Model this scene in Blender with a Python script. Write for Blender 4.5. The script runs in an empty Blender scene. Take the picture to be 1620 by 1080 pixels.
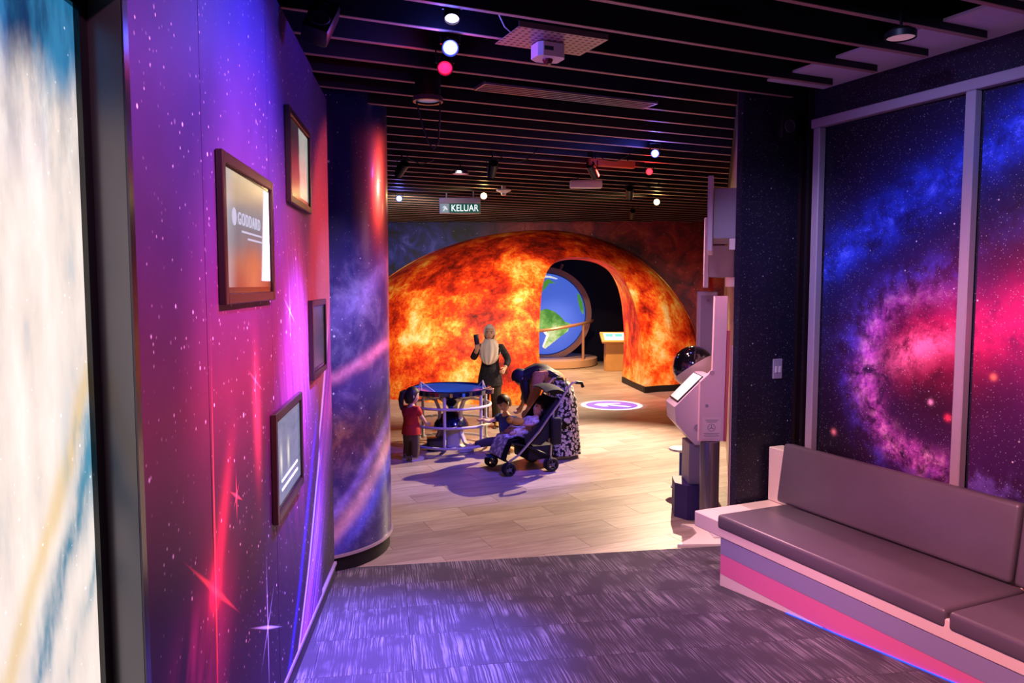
import bpy, bmesh, math, random
from mathutils import Vector, Matrix
R = math.radians
random.seed(7)
SC = bpy.context.scene
COL = SC.collection

# ---------------------------------------------------------------- camera
cam_d = bpy.data.cameras.new('camera'); cam_d.sensor_width = 36; cam_d.lens = 1210/1620*36
cam_d.clip_start = .02; cam_d.clip_end = 100
cam = bpy.data.objects.new('camera', cam_d); COL.objects.link(cam)
cam.location = (0, 0, 2.15); cam.rotation_euler = (math.pi/2 - math.atan(90/1210), 0, 0)
SC.camera = cam
# ---------------------------------------------------------------- world, exposure
W = bpy.data.worlds.new('world'); SC.world = W; W.use_nodes = True
W.node_tree.nodes['Background'].inputs[0].default_value = (.30, .22, .55, 1)
W.node_tree.nodes['Background'].inputs[1].default_value = .10
SC.view_settings.view_transform = 'Standard'; SC.view_settings.look = 'None'
SC.view_settings.gamma = 1; SC.view_settings.use_curve_mapping = False
SC.view_settings.exposure = .35
SC.cycles.use_denoising = True

def lin(h):
    h = h.lstrip('#'); o = []
    for i in (0, 2, 4):
        v = int(h[i:i+2], 16)/255
        o.append(v/12.92 if v <= .04045 else ((v+.055)/1.055)**2.4)
    return tuple(o)
def vmix(a, b, t): return tuple(a[i]+(b[i]-a[i])*t for i in range(len(a)))

# ---------------------------------------------------------------- lights (ceiling spots of the exhibition, with added fills among them)
def spot(name, loc, aim, power, color, size=60, blend=.5, radius=.05):
    l = bpy.data.lights.new(name, 'SPOT'); l.energy = power; l.color = color
    l.spot_size = R(size); l.spot_blend = blend; l.shadow_soft_size = radius
    o = bpy.data.objects.new(name, l); COL.objects.link(o); o.location = loc
    o.rotation_euler = (Vector(aim)-Vector(loc)).to_track_quat('-Z', 'Y').to_euler()
    return o
BLUE = (.10, .08, 1.0); RED = (1.0, .06, .10); PINK = (1.0, .20, .42); WARM = (1.0, .80, .55); WHITE = (1.0, .92, .84); VIOL = (.55, .30, 1.0)
LIGHTS = [
 # near room: blue and red wash on the left wall and the ramp, pink wash on the bench
 ('blue_spot_near', (-.05, 3.1, 3.4), (-1.0, 2.9, 2.7), 118, (.16,.16,1.0), 90, .9),
 ('blue_spot_ramp', (-.33, 4.05, 3.35), (-.95, 3.9, 0.2), 2300, (.13,.14,1.0), 52, 1.0),
 ('magenta_spot_wall', (.55, 2.6, 3.45), (-1.0, 3.2, 1.8), 560, (1.0,.24,.42), 66, .9),
 ('violet_spot_wall', (.2, 1.4, 3.45), (-.95, 2.5, 1.9), 170, (1.0,.38,.66), 80, .9),
 ('pink_spot_bench', (.2, 2.4, 3.5), (2.9, 3.8, .9), 720, (1.0,.38,.42), 66, .9),
 ('violet_spot_ramp', (.2, 3.2, 3.45), (.5, 4.5, 0.1), 400, (.95,.48,.86), 62, 1.0),
 ('blue_fill_mural', (.9, 2.6, 3.45), (2.6, 4.6, 2.5), 180, (.38,.40,1.0), 50, .9),  # added fill that brings out the blue of the mural
 ('violet_fill_corner', (.5, 3.4, 3.4), (1.95, 5.75, 2.0), 170, (.65,.5,1.0), 40, .9),  # added so the starry corner wall does not go black
 ('violet_spot_pillar', (.3, 4.6, 3.35), (-1.2, 5.7, 1.2), 190, (.70,.58,1.0), 60, .9),
 ('white_spot_bench_end', (.9, 4.9, 3.4), (1.55, 5.6, .3), 170, (1.0,.72,.60), 44, .9),
 # far room: warm white floods on the floor, blue and red effect lamps
 ('warm_spot_floor', (2.55, 11.6, 3.3), (.8, 9.6, 0), 2100, (1.0,.72,.46), 80, .9, .02),
 ('warm_spot_floor_front', (.8, 7.0, 3.35), (.4, 6.4, 0), 60, (1.0,.62,.70), 100, .9),
 ('white_spot_floor_mid', (1.3, 10.6, 3.35), (1.1, 10.5, 0), 420, (1.0,.9,.8), 48, 1.0),
 ('blue_spot_far', (1.35, 7.4, 3.35), (-.6, 8.8, 0), 520, (.10,.08,1.0), 50, .7),
 ('pale_fill_visitors', (-.6, 8.6, 3.42), (-.4, 11.4, 1.35), 170, (1.0,.92,.92), 26, .8),  # added frontal fill for the woman with the phone
 ('red_spot_far', (1.5, 8.65, 3.35), (-.95, 6.3, 2.5), 700, (1.0,.06,.04), 30, .3),
 ('red_spot_right', (2.4, 13.0, 3.35), (3.2, 14.6, 0), 260, (1.0,.05,.08), 60, .8),
 ('arrow_disc_fill', (1.7, 12.6, 3.4), (1.78, 13.55, 0), 330, (.85,.72,1.0), 21, .3),  # added to brighten the painted arrow disc, projects nothing itself
 # dome: warm floods aimed at the printed fabric
 ('dome_flood_a', (-1.75, 11.2, 3.38), (-1.3, 14.2, 1.2), 620, (1.0,.82,.60), 105, .9),
 ('dome_flood_b', (1.2, 11.6, 3.38), (.7, 14.0, 1.4), 400, (1.0,.82,.60), 90, .9),
 ('dome_flood_c', (2.7, 13.0, 3.38), (3.2, 15.6, 1.0), 260, (1.0,.82,.60), 70, .9),
 ('inner_room_flood', (1.6, 18.0, 3.2), (1.6, 17.6, 0), 900, (1.0,.60,.26), 120, .8),
 ('orange_spot_wall', (1.2, 7.3, 3.42), (1.75, 5.95, 3.05), 60, (1.0,.35,.08), 36, .7),
 ('display_wall_fill', (.9, 7.6, 3.3), (1.9, 6.3, 1.7), 380, (1.0,.46,.52), 70, .8),  # added pink fill for the display wall and its boxes
]
for a in LIGHTS: spot(*a)

# ---------------------------------------------------------------- node helpers
class V:
    def __init__(s, g, k): s.g = g; s.k = k
    def __add__(a, b): return a.g.m('ADD', a, b)
    __radd__ = __add__
    def __sub__(a, b): return a.g.m('SUBTRACT', a, b)
    def __rsub__(a, b): return a.g.m('SUBTRACT', b, a)
    def __mul__(a, b): return a.g.m('MULTIPLY', a, b)
    __rmul__ = __mul__
    def __truediv__(a, b): return a.g.m('DIVIDE', a, b)
    def __pow__(a, b): return a.g.m('POWER', a, b)
class Gr:
    def __init__(s, nt): s.nt = nt
    def node(s, t, **kw):
        n = s.nt.nodes.new(t)
        for k, v in kw.items(): setattr(n, k, v)
        return n
    def put(s, inp, v):
        if isinstance(v, V): s.nt.links.new(v.k, inp)
        elif isinstance(v, (tuple, list)):
            v = tuple(v)
            inp.default_value = v+(1,) if inp.type == 'RGBA' and len(v) == 3 else v
        else: inp.default_value = v
    def m(s, op, *a):
        n = s.node('ShaderNodeMath', operation=op)
        for i, v in enumerate(a): s.put(n.inputs[i], v)
        return V(s, n.outputs[0])
    def vm(s, op, *a):
        n = s.node('ShaderNodeVectorMath', operation=op)
        for i, v in enumerate(a):
            s.put(n.inputs['Scale'] if (op == 'SCALE' and i == 1) else n.inputs[i], v)
        return V(s, n.outputs['Value'] if op in ('LENGTH', 'DOT_PRODUCT') else n.outputs[0])
    def coord(s, w='Object'): return V(s, s.node('ShaderNodeTexCoord').outputs[w])
    def sep(s, v):
        n = s.node('ShaderNodeSeparateXYZ'); s.put(n.inputs[0], v); return [V(s, o) for o in n.outputs]
    def vec(s, x, y, z=0.):
        n = s.node('ShaderNodeCombineXYZ')
        for i, v in enumerate((x, y, z)): s.put(n.inputs[i], v)
        return V(s, n.outputs[0])
    def noise(s, v, scale=5., detail=3., rough=.55, dist=0., col=False):
        n = s.node('ShaderNodeTexNoise'); s.put(n.inputs['Vector'], v)
        for k, x in (('Scale', scale), ('Detail', detail), ('Roughness', rough), ('Distortion', dist)): s.put(n.inputs[k], x)
        return V(s, n.outputs[1 if col else 0])
    def vor(s, v, scale):
        n = s.node('ShaderNodeTexVoronoi'); s.put(n.inputs['Vector'], v); s.put(n.inputs['Scale'], scale)
        return V(s, n.outputs['Distance']), V(s, n.outputs['Color'])
    def sm(s, v, a, b, lo=0., hi=1.):
        n = s.node('ShaderNodeMapRange', interpolation_type='SMOOTHSTEP')
        for i, x in enumerate((v, a, b, lo, hi)): s.put(n.inputs[i], x)
        return V(s, n.outputs[0])
    def ramp(s, f, stops, interp='LINEAR'):
        n = s.node('ShaderNodeValToRGB'); cr = n.color_ramp; cr.interpolation = interp
        while len(cr.elements) < len(stops): cr.elements.new(.5)
        for e, (p, c) in zip(cr.elements, stops): e.position = p; e.color = tuple(c)+(1,)
        s.put(n.inputs[0], f); return V(s, n.outputs[0])
    def mix(s, f, a, b):
        n = s.node('ShaderNodeMix', data_type='RGBA'); s.put(n.inputs[0], f); s.put(n.inputs[6], a); s.put(n.inputs[7], b)
        return V(s, n.outputs[2])
    def add(s, a, b): return s.vm('ADD', a, b)
    def mul(s, a, f): return s.vm('SCALE', a, f)
    def gauss(s, d, w): return s.m('POWER', 2.718, s.m('MULTIPLY', -1., (d/w)*(d/w)))
    def exp(s, d): return s.m('POWER', 2.718, d)
    def abs(s, d): return s.m('ABSOLUTE', d)
    def rnd(s): return V(s, s.node('ShaderNodeObjectInfo').outputs['Random'])
    def stars(s, v, scale, dens, size):
        d, c = s.vor(v, scale); r, g_, b = s.sep(c)
        gate = s.m('GREATER_THAN', r, 1-dens)
        return s.sm(d, size, size*.25)*gate*(g_*.8+.2)
    def spike(s, x, z, cx, cz, ang, w, L):
        ca, sa = math.cos(R(ang)), math.sin(R(ang))
        dx, dz = x-cx, z-cz
        al = s.abs(dx*ca+dz*sa); ac = s.abs(dz*ca-dx*sa)
        wv = s.m('MAXIMUM', w*1.0-(al*(w/L)), .0008)
        return s.sm(ac/wv, 1., 0.)*s.sm(al, L, 0.)
MATS = {}
def mat(name, color=None, rough=.6, metal=0., spec=.4, emit=None, estr=1., fn=None, bump=None, alpha=None, coat=0., trans=0.):
    """fn(g) gives a colour socket; emit a colour or 'fn' to emit the fn colour; bump(g) gives a height socket"""
    if name in MATS: return MATS[name]
    m = bpy.data.materials.new(name); m.use_nodes = True; MATS[name] = m
    b = m.node_tree.nodes['Principled BSDF']; g = Gr(m.node_tree)
    if isinstance(color, str): color = lin(color)
    if color: b.inputs['Base Color'].default_value = tuple(color)+(1,)
    b.inputs['Roughness'].default_value = rough; b.inputs['Metallic'].default_value = metal
    b.inputs['Specular IOR Level'].default_value = spec
    b.inputs['Coat Weight'].default_value = coat; b.inputs['Coat Roughness'].default_value = .12
    b.inputs['Transmission Weight'].default_value = trans
    if fn:
        c = fn(g); g.put(b.inputs['Base Color'], c)
        if emit == 'fn':
            b.inputs['Base Color'].default_value = (.01, .01, .012, 1)
            for l in list(b.inputs['Base Color'].links): m.node_tree.links.remove(l)
            g.put(b.inputs['Emission Color'], c); b.inputs['Emission Strength'].default_value = estr
    if emit is not None and emit != 'fn':
        b.inputs['Emission Color'].default_value = tuple(lin(emit) if isinstance(emit, str) else emit)+(1,)
        b.inputs['Emission Strength'].default_value = estr
    if bump:
        h, st, dist = bump(g)
        n = g.node('ShaderNodeBump'); n.inputs['Strength'].default_value = st; n.inputs['Distance'].default_value = dist
        g.put(n.inputs['Height'], h); m.node_tree.links.new(n.outputs[0], b.inputs['Normal'])
    return m

# ---------------------------------------------------------------- mesh helpers
class MB:
    def __init__(s): s.v = []; s.f = []; s.mi = []; s.cur = 0; s.M = None
    def add(s, vs, fs):
        o = len(s.v)
        s.v += [tuple(s.M @ Vector(p)) if s.M else tuple(p) for p in vs]
        s.f += [tuple(i+o for i in f) for f in fs]; s.mi += [s.cur]*len(fs); return s
    def box(s, a, b, M=None):
        x0, y0, z0 = a; x1, y1, z1 = b
        vs = [Vector(p) for p in ((x0,y0,z0),(x1,y0,z0),(x1,y1,z0),(x0,y1,z0),(x0,y0,z1),(x1,y0,z1),(x1,y1,z1),(x0,y1,z1))]
        if M: vs = [M @ p for p in vs]
        return s.add(vs, [(3,2,1,0),(4,5,6,7),(0,1,5,4),(1,2,6,5),(2,3,7,6),(3,0,4,7)])
    def bbox(s, a, b, bev=.02, seg=2, M=None):
        bm = bmesh.new(); bmesh.ops.create_cube(bm, size=1)
        for v in bm.verts: v.co = Vector([a[i]+(b[i]-a[i])*(v.co[i]+.5) for i in range(3)])
        bmesh.ops.bevel(bm, geom=bm.edges[:], offset=bev, segments=seg, profile=.5, affect='EDGES')
        return s.bm(bm, M)
    def bm(s, bm, M=None):
        bm.verts.index_update()
        vs = [(M @ v.co) if M else v.co.copy() for v in bm.verts]; fs = [[v.index for v in f.verts] for f in bm.faces]
        bm.free(); return s.add(vs, fs)
    def tube(s, pts, r, n=8, closed=False, cap=True):
        pts = [Vector(p) for p in pts]; k = len(pts); rs = r if isinstance(r, (list, tuple)) else [r]*k
        vs = []; up = None
        for i, p in enumerate(pts):
            a = pts[i-1] if (i > 0 or closed) else p; b = pts[(i+1) % k] if (i < k-1 or closed) else p
            t = (b-a); t = t.normalized() if t.length > 1e-9 else Vector((0,0,1))
            if up is None:
                up = Vector((0,0,1)) if abs(t.z) < .95 else Vector((1,0,0))
            x = up - t*up.dot(t); x.normalize(); up = x; y = t.cross(x)
            ri = rs[i]; rx, ry = ri if isinstance(ri, (tuple, list)) else (ri, ri)
            for j in range(n):
                an = 2*math.pi*j/n; vs.append(p+x*math.cos(an)*rx+y*math.sin(an)*ry)
        fs = []
        for i in range(k if closed else k-1):
            for j in range(n):
                a, b = i*n+j, i*n+(j+1) % n; i2 = (i+1) % k
                fs.append((a, b, i2*n+(j+1) % n, i2*n+j))
        if cap and not closed: fs += [tuple(range(n-1, -1, -1)), tuple(range((k-1)*n, k*n))]
        return s.add(vs, fs)
    def cyl(s, a, b, r, n=16, r2=None): return s.tube([a, b], [r, r if r2 is None else r2], n)
    def ring(s, c, R_, r, n=40, k=8, M=None):
        pts = [Vector((math.cos(2*math.pi*i/n)*R_, math.sin(2*math.pi*i/n)*R_, 0)) for i in range(n)]
        if M: pts = [M @ p for p in pts]
        return s.tube([Vector(c)+p for p in pts], r, k, closed=True)
    def lathe(s, prof, n=24, c=(0,0,0), M=None, a0=0., a1=2*math.pi):
        full = abs(a1-a0-2*math.pi) < 1e-6; m = n if full else n+1; vs = []
        for r, z in prof:
            for j in range(m):
                an = a0+(a1-a0)*j/n; vs.append(Vector((r*math.cos(an), r*math.sin(an), z)))
        if M: vs = [M @ v for v in vs]
        vs = [v+Vector(c) for v in vs]; fs = []
        for i in range(len(prof)-1):
            for j in range(n if full else n):
                j2 = (j+1) % m
                fs.append((i*m+j, i*m+j2, (i+1)*m+j2, (i+1)*m+j))
        return s.add(vs, fs)
    def sphere(s, c, r, n=20, k=12, M=None):
        rx, ry, rz = r if isinstance(r, (tuple, list)) else (r, r, r); vs = []; fs = []
        for i in range(k+1):
            ph = math.pi*i/k
            for j in range(n):
                th = 2*math.pi*j/n
                p = Vector((rx*math.sin(ph)*math.cos(th), ry*math.sin(ph)*math.sin(th), rz*math.cos(ph)))
                vs.append((M @ p if M else p)+Vector(c))
        for i in range(k):
            for j in range(n):
                fs.append((i*n+j, (i+1)*n+j, (i+1)*n+(j+1) % n, i*n+(j+1) % n))
        return s.add(vs, fs)
    def prism(s, poly, h, M=None):
        """poly in local xy, extruded 0..h in local z, then M"""
        k = len(poly); vs = [Vector((x, y, 0)) for x, y in poly]+[Vector((x, y, h)) for x, y in poly]
        if M: vs = [M @ v for v in vs]
        return s.add(vs, [tuple(range(k-1, -1, -1)), tuple(range(k, 2*k))]+[(i, (i+1) % k, k+(i+1) % k, k+i) for i in range(k)])
    def grid(s, P, closed_u=False):
        a, b = len(P), len(P[0]); vs = [q for row in P for q in row]; fs = []
        for i in range(a-1):
            for j in range(b if closed_u else b-1):
                j2 = (j+1) % b; fs.append((i*b+j, i*b+j2, (i+1)*b+j2, (i+1)*b+j))
        return s.add(vs, fs)
    def mesh(s, name, mats, smooth=True, ang=35):
        me = bpy.data.meshes.new(name); me.from_pydata([tuple(v) for v in s.v], [], s.f)
        if not isinstance(mats, (list, tuple)): mats = [mats]
        for m in mats: me.materials.append(m)
        if len(mats) > 1: me.polygons.foreach_set('material_index', s.mi)
        bm = bmesh.new(); bm.from_mesh(me); bmesh.ops.recalc_face_normals(bm, faces=bm.faces[:])
        if smooth:
            for f in bm.faces: f.smooth = True
            for e in bm.edges:
                if len(e.link_faces) == 2 and e.calc_face_angle(0) > R(ang): e.smooth = False
        bm.to_mesh(me); bm.free(); me.update()
        return me
    def build(s, name, mats, parent=None, smooth=True, ang=35, loc=None, rz=0):
        o = bpy.data.objects.new(name, s.mesh(name, mats, smooth, ang)); COL.objects.link(o)
        if parent: o.parent = parent
        if loc is not None: o.location = loc
        if rz: o.rotation_euler.z = rz
        return o
def tag(o, label=None, cat=None, group=None, kind=None):
    if label: o['label'] = label
    if cat: o['category'] = cat
    if group: o['group'] = group
    if kind: o['kind'] = kind
    return o
def thing(name, label, cat, loc=(0,0,0), rz=0., group=None):
    o = bpy.data.objects.new(name, None); COL.objects.link(o); o.location = loc; o.rotation_euler.z = rz
    o.empty_display_size = .1
    return tag(o, label, cat, group)
def struct(o): o['kind'] = 'structure'; return o
def copy_tree(o, parent=None):
    c = o.copy(); COL.objects.link(c); c.parent = parent
    for ch in list(o.children): copy_tree(ch, c)
    return c
def text_mesh(txt, size, mat_, name, parent, M, align='CENTER', extrude=.001, space=1.):
    cu = bpy.data.curves.new(name, 'FONT'); cu.body = txt; cu.size = size; cu.align_x = align; cu.align_y = 'CENTER'; cu.extrude = extrude; cu.space_character = space
    t = bpy.data.objects.new('tmp', cu); COL.objects.link(t)
    bpy.context.view_layer.update()
    me = bpy.data.meshes.new_from_object(t.evaluated_get(bpy.context.evaluated_depsgraph_get()))
    bpy.data.objects.remove(t); bpy.data.curves.remove(cu)
    me.name = name; me.transform(M); me.materials.clear(); me.materials.append(mat_)
    o = bpy.data.objects.new(name, me); COL.objects.link(o); o.parent = parent
    return o
def rot(ax, d): return Matrix.Rotation(R(d), 4, ax)
def tr(*p): return Matrix.Translation(Vector(p))

# ---------------------------------------------------------------- frames of the place
BA = R(24.07)                                   # bench wall frame: local x = n (into the wall), local y = u (away along it)
UX, UY = -0.40785742, 0.91304563
def NU(n, u, z=0.): return Vector((n*UY+u*UX, -n*UX+u*UY, z))
LA = math.atan2(1, -.115)                       # left wall frame: local x along the wall away, local -y into the room
LW0 = Vector((-.655, 0, 0)); LD = Vector((-.115, 1, 0)).normalized()
B0 = Vector((-1.2733, 5.6700, 0)); BD = Vector((.98692, .16119, 0)); BN = Vector((.16119, -.98692, 0))
SL = .09
def rz_at(x, y): return max(0., SL*((Vector((x, y, 0))-B0).dot(BN)))
# ================================================================ SETTING
def f_plank(g):
    v = g.coord(); x, y, z = g.sep(v); r = g.rnd()
    p = g.vec(x*1.3+r*37., y*14.+r*11., 0.)
    grain = g.noise(p, 2.2, 6, .6, .6); big = g.noise(g.vec(x*.8+r*19., y*3., 0.), 1.6, 2)
    t = grain*.5+big*.3+r*.16+.03
    return g.ramp(t, [(.25, lin('#6a5a58')), (.48, lin('#97857f')), (.72, lin('#bcaba3'))])
M_plank = mat('wood_plank', fn=f_plank, rough=.42, spec=.35)
M_slab = mat('floor_slab', '#3a332f', rough=.9)
def f_carpet(g):
    x, y, z = g.sep(g.coord()); r = g.rnd()
    warp = g.noise(g.vec(x*3.+r*31., y*2., 0.), 2., 2)*.02
    p = g.vec((x+warp)*105.+r*23., y*1.6+r*9., 0.)
    st = g.sm(g.noise(p, 1., 5, .66), .47, .62)
    patch = g.noise(g.vec(x*5.+r*13., y*3.+r*41., 0.), 1.1, 2)
    fib = g.noise(g.vec(x*90., y*60., 0.), 3., 2)
    k = st*g.sm(patch, .36, .62)
    c = g.mix(k*.5, lin('#4a4450'), lin('#a8a1b2'))
    return g.mul(c, fib*.7+.65)
M_carpet = mat('carpet_tile', fn=f_carpet, rough=.95, spec=.1,
               bump=lambda g: (g.noise(g.coord(), 240., 2), .5, .004))
M_black = mat('matt_black', '#101014', rough=.6)
M_dark = mat('dark_paint', '#0d0c14', rough=.8)

# --- far floor: vinyl planks laid along the bench-wall normal
fl = struct(MB().box((-6, 5.0, -.09), (8.5, 24, -.014)).build('floor', M_slab, smooth=False))
pw, pl = .30, 1.20
me_pl = MB().box((-pl/2+.0015, -pw/2+.0015, -.013), (pl/2-.0015, pw/2-.0015, 0)).mesh('plank', M_plank, smooth=False)
cnt = 0; rest = MB()
cand = []
for i in range(-10, 60):
    u = 3.4+i*pw
    off = (i*0.37 % 1.0)*pl
    for j in range(-8, 20):
        c = NU(-3+j*pl+off, u)
        if c.y > 21.6 or c.y < 5.2: continue
        if (c-B0).dot(BN) > .55: continue
        xmin = max(-3.3, -.28*c.y+.1) ; xmax = min(1.95+.27*(c.y-5.5), .33*c.y+.2)
        if c.y > 16.6: xmin, xmax = .0, 3.4
        if c.x < xmin-.4 or c.x > xmax+.4: continue
        cand.append((c.y, c))
cand.sort(key=lambda t: t[0])
for k, (yy, c) in enumerate(cand):
    if k < 300:
        o = bpy.data.objects.new('plank', me_pl); COL.objects.link(o); o.parent = fl; o.location = c; o.rotation_euler.z = BA
    else:
        rest.box((-pl/2+.0015, -pw/2+.0015, -.013), (pl/2-.0015, pw/2-.0015, 0), Matrix.Translation(c) @ Matrix.Rotation(BA, 4, 'Z'))
if rest.v: tag(rest.build('plank_rows', M_plank, fl, smooth=False), kind='stuff')

# --- near floor: carpeted ramp rising towards the camera
RM = Matrix(((BD.x, -BN.x, 0, B0.x), (BD.y, -BN.y, 0, B0.y), (0, 0, 1, 0), (0, 0, 0, 1)))   # local x along the joint, local y away
tilt = math.atan(SL)
RR = Matrix.Rotation(-tilt, 4, 'X')
ramp_o = struct(MB().box((-1.2, -7.2, -.10), (5.2, -.02, -.012)).build('floor_ramp', M_slab, smooth=False))
ramp_o.matrix_world = RM @ RR
tw = .5
me_ct = MB().box((.001, .001, -.012), (tw-.001, tw-.001, .004)).mesh('carpet_tile', M_carpet, smooth=False)
for i in range(-2, 10):
    for j in range(14):
        o = bpy.data.objects.new('carpet_tile', me_ct); COL.objects.link(o); o.parent = ramp_o
        o.location = (i*tw-.05, -(j+1)*tw, 0)
# --- ceiling: slab and hanging blades
ceil = struct(MB().box((-6, -2.5, 4.25), (9, 24, 4.4)).build('ceiling', M_dark, smooth=False))
M_slat = mat('slat_paint', '#16141f', rough=.55); M_slatb = mat('slat_edge', '#b08c80', rough=.5)
ZS = 3.5
u = 3.26-.36*13; k = 0
while u < 17.6:
    nmax = (.171+.651*u)/.8045-.06 if u > 4.35 else 4.16
    nmin = (-4.6-UX*u)/UY
    if u < 5.6: nmin = max(nmin, -2.6+.28*u) if u > 0 else -2.6
    ny = (16.75-UY*u)/(-UX); nmax = min(nmax, ny); 
    if nmax > nmin+.3:
        m = MB(); m.cur = 0; a, b = NU(nmin, u), NU(nmax, u); L = (b-a).length
        m.box((0, -.015, .004), (L, .015, .26)); m.cur = 1; m.box((0, -.015, 0), (L, .015, .004))
        o = m.build('slat', [M_slat, M_slatb], ceil, smooth=False); o.location = (a.x, a.y, ZS); o.rotation_euler.z = BA
        k += 1
    u += .36

# --- left wall: printed panels (local x along the wall, z up)
def f_left(g):
    v = g.coord(); x, y, z = g.sep(v)
    up = g.sm(z, .5, 3.1)
    base = g.ramp(up, [(0, lin('#3a1a4a')), (.25, lin('#55245c')), (.5, lin('#a83a72')), (.75, lin('#7a3a9a')), (1, lin('#5a44b0'))])
    n1 = g.noise(v, 1.6, 4, .6)
    base = g.mul(base, n1*.6+.22)
    # warm rose haze towards the far end
    rose = g.sm(x, 3.3, 4.8)*g.sm(z, .9, 2.0)*g.sm(z, 3.1, 2.4)
    base = g.mix(rose*.8, base, lin('#b87c88'))
    # magenta haze with fine vertical fibres
    fib = g.noise(g.vec(x*22.+z*6., z*1.6, 0.), 1., 4, .65)
    mg = g.gauss(x-4.05-(z-1.8)*.15, .42)*g.gauss(z-1.75, .55)
    base = g.add(base, g.mul(g.ramp(fib, [(.35, (0,0,0)), (.62, lin('#d83a88')), (.8, lin('#ff9bd0'))]), mg*1.1))
    # blue-white filament curtain sweeping to the floor
    sl = 3.42+z*1.42-(z*z)*.22
    d = x-sl+(g.noise(g.vec(z*1.4, 3., 0.), 1., 2)-.5)*.16
    f2 = g.noise(g.vec(d*16., z*.9, 1.), 1., 5, .65)
    curtain = g.sm(d, -.06, .05)*g.sm(d, 1.15, .25)*g.sm(z, 2.35, 1.4)
    cc = g.ramp(f2, [(.3, lin('#3a2470')), (.44, lin('#7a50d8')), (.54, lin('#c860d8')), (.64, lin('#a8a8ff')), (.78, lin('#f0e8ff'))])
    base = g.mix(curtain*.95, base, cc)
    edge = g.gauss(d, .035)*g.sm(z, 2.2, 1.2)
    base = g.add(base, g.mul(lin('#b8c0ff'), edge*(f2*2.4)))
    e2 = g.gauss(d+.32, .05)*g.sm(z, 1.6, .9)
    base = g.add(base, g.mul(lin('#2c34ff'), e2*.6))
    # red star with its glow and spikes
    dr = g.m('SQRT', (x-2.33)*(x-2.33)+(z-1.2)*(z-1.2))
    fn = g.noise(g.vec(x*5.-z*2., z*1.3, 5.), 1.2, 3)
    plume = g.gauss(x-2.33-(z-1.2)*.55, .065)*g.sm(z, 1.12, 1.3)*g.sm(z, 1.75, 1.25)
    low = g.gauss(x-2.2+(z-1.2)*-.35, .24)*g.sm(z, 1.32, 1.05)*g.sm(fn, .3, .62)
    base = g.add(base, g.mul(lin('#d8348a'), low*.9))
    red = g.gauss(dr, .06)*1.6+plume*.8+g.gauss(dr, .2)*.2
    base = g.add(base, g.mul(lin('#ff2f55'), red))
    sp = g.spike(x, z, 2.33, 1.2, 88, .018, 1.0)+g.spike(x, z, 2.33, 1.2, -34, .02, .42)
    base = g.add(base, g.mul(lin('#ff5a50'), sp*1.2))
    # smaller blue-white sparkles
    for cx, cz, c, L in ((3.08, .74, '#c8d0ff', .42), (3.76, 2.02, '#e8c8ff', .22), (2.62, 1.42, '#ff5a6a', .12), (2.96, 1.78, '#ff6a80', .16)):
        s2 = g.spike(x, z, cx, cz, 90, .012, L)+g.spike(x, z, cx, cz, -24, .012, L)+g.spike(x, z, cx, cz, 40, .008, L*.6)
        base = g.add(base, g.mul(lin(c), s2*1.3))
    flame = g.gauss(x-2.98+(z-1.5)*.02, .06)*g.gauss(z-1.62, .2)
    base = g.add(base, g.mul(lin('#ff5a6e'), flame*.7))
    st = g.stars(v, 9., .35, .12)+g.stars(v, 21., .35, .18)+g.stars(v, 42., .25, .26)*.6
    base = g.add(base, g.mul(lin('#f6dcf4'), st*1.3))
    return base
M_left = mat('space_mural_left', fn=f_left, rough=.5, spec=.3)
def zb(s): p = LW0+LD*s; return rz_at(p.x, p.y)
wl = MB()
for a, b in ((-1.6, 5.5),):
    vs = [(a, .03, zb(a)+.02), (b, .03, zb(b)+.02), (b, .12, zb(b)+.02), (a, .12, zb(a)+.02), (a, .03, 3.42), (b, .03, 3.42), (b, .12, 3.42), (a, .12, 3.42)]
    wl.add(vs, [(3,2,1,0),(4,5,6,7),(0,1,5,4),(1,2,6,5),(2,3,7,6),(3,0,4,7)])
wall_left = struct(wl.build('wall_left', M_dark, smooth=False)); wall_left.location = LW0; wall_left.rotation_euler.z = LA
for a, b, yo in ((-1.6, .9, 0), (.9, 2.318, 0), (2.318, 3.312, 0), (3.312, 4.71, 0), (4.71, 5.47, .012)):
    a += .003; b -= .003; m = MB(); h = .125
    vs = [(a, yo, zb(a)+h), (b, yo, zb(b)+h), (b, .029, zb(b)+h), (a, .029, zb(a)+h), (a, yo, 3.435), (b, yo, 3.435), (b, .029, 3.435), (a, .029, 3.435)]
    m.add(vs, [(3,2,1,0),(4,5,6,7),(0,1,5,4),(1,2,6,5),(2,3,7,6),(3,0,4,7)])
    m.build('panel', M_left, wall_left, smooth=False)
# pale lower edge trim and recessed skirting
M_trim = mat('trim_lilac', '#9a86b0', rough=.4); M_skirt = mat('skirting', '#2e2838', rough=.6)
m = MB(); a, b = -1.6, 5.46
m.add([(a, -.006, zb(a)+.105), (b, -.006, zb(b)+.105), (b, .029, zb(b)+.105), (a, .029, zb(a)+.105), (a, -.006, zb(a)+.124), (b, -.006, zb(b)+.124), (b, .029, zb(b)+.124), (a, .029, zb(a)+.124)],
      [(3,2,1,0),(4,5,6,7),(0,1,5,4),(1,2,6,5),(2,3,7,6),(3,0,4,7)])
m.build('edge_trim', M_trim, wall_left, smooth=False)
m = MB()
m.add([(a, .006, zb(a)+.005), (b, .006, zb(b)+.005), (b, .03, zb(b)+.005), (a, .03, zb(a)+.005), (a, .006, zb(a)+.104), (b, .006, zb(b)+.104), (b, .03, zb(b)+.104), (a, .03, zb(a)+.104)],
      [(3,2,1,0),(4,5,6,7),(0,1,5,4),(1,2,6,5),(2,3,7,6),(3,0,4,7)])
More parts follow.
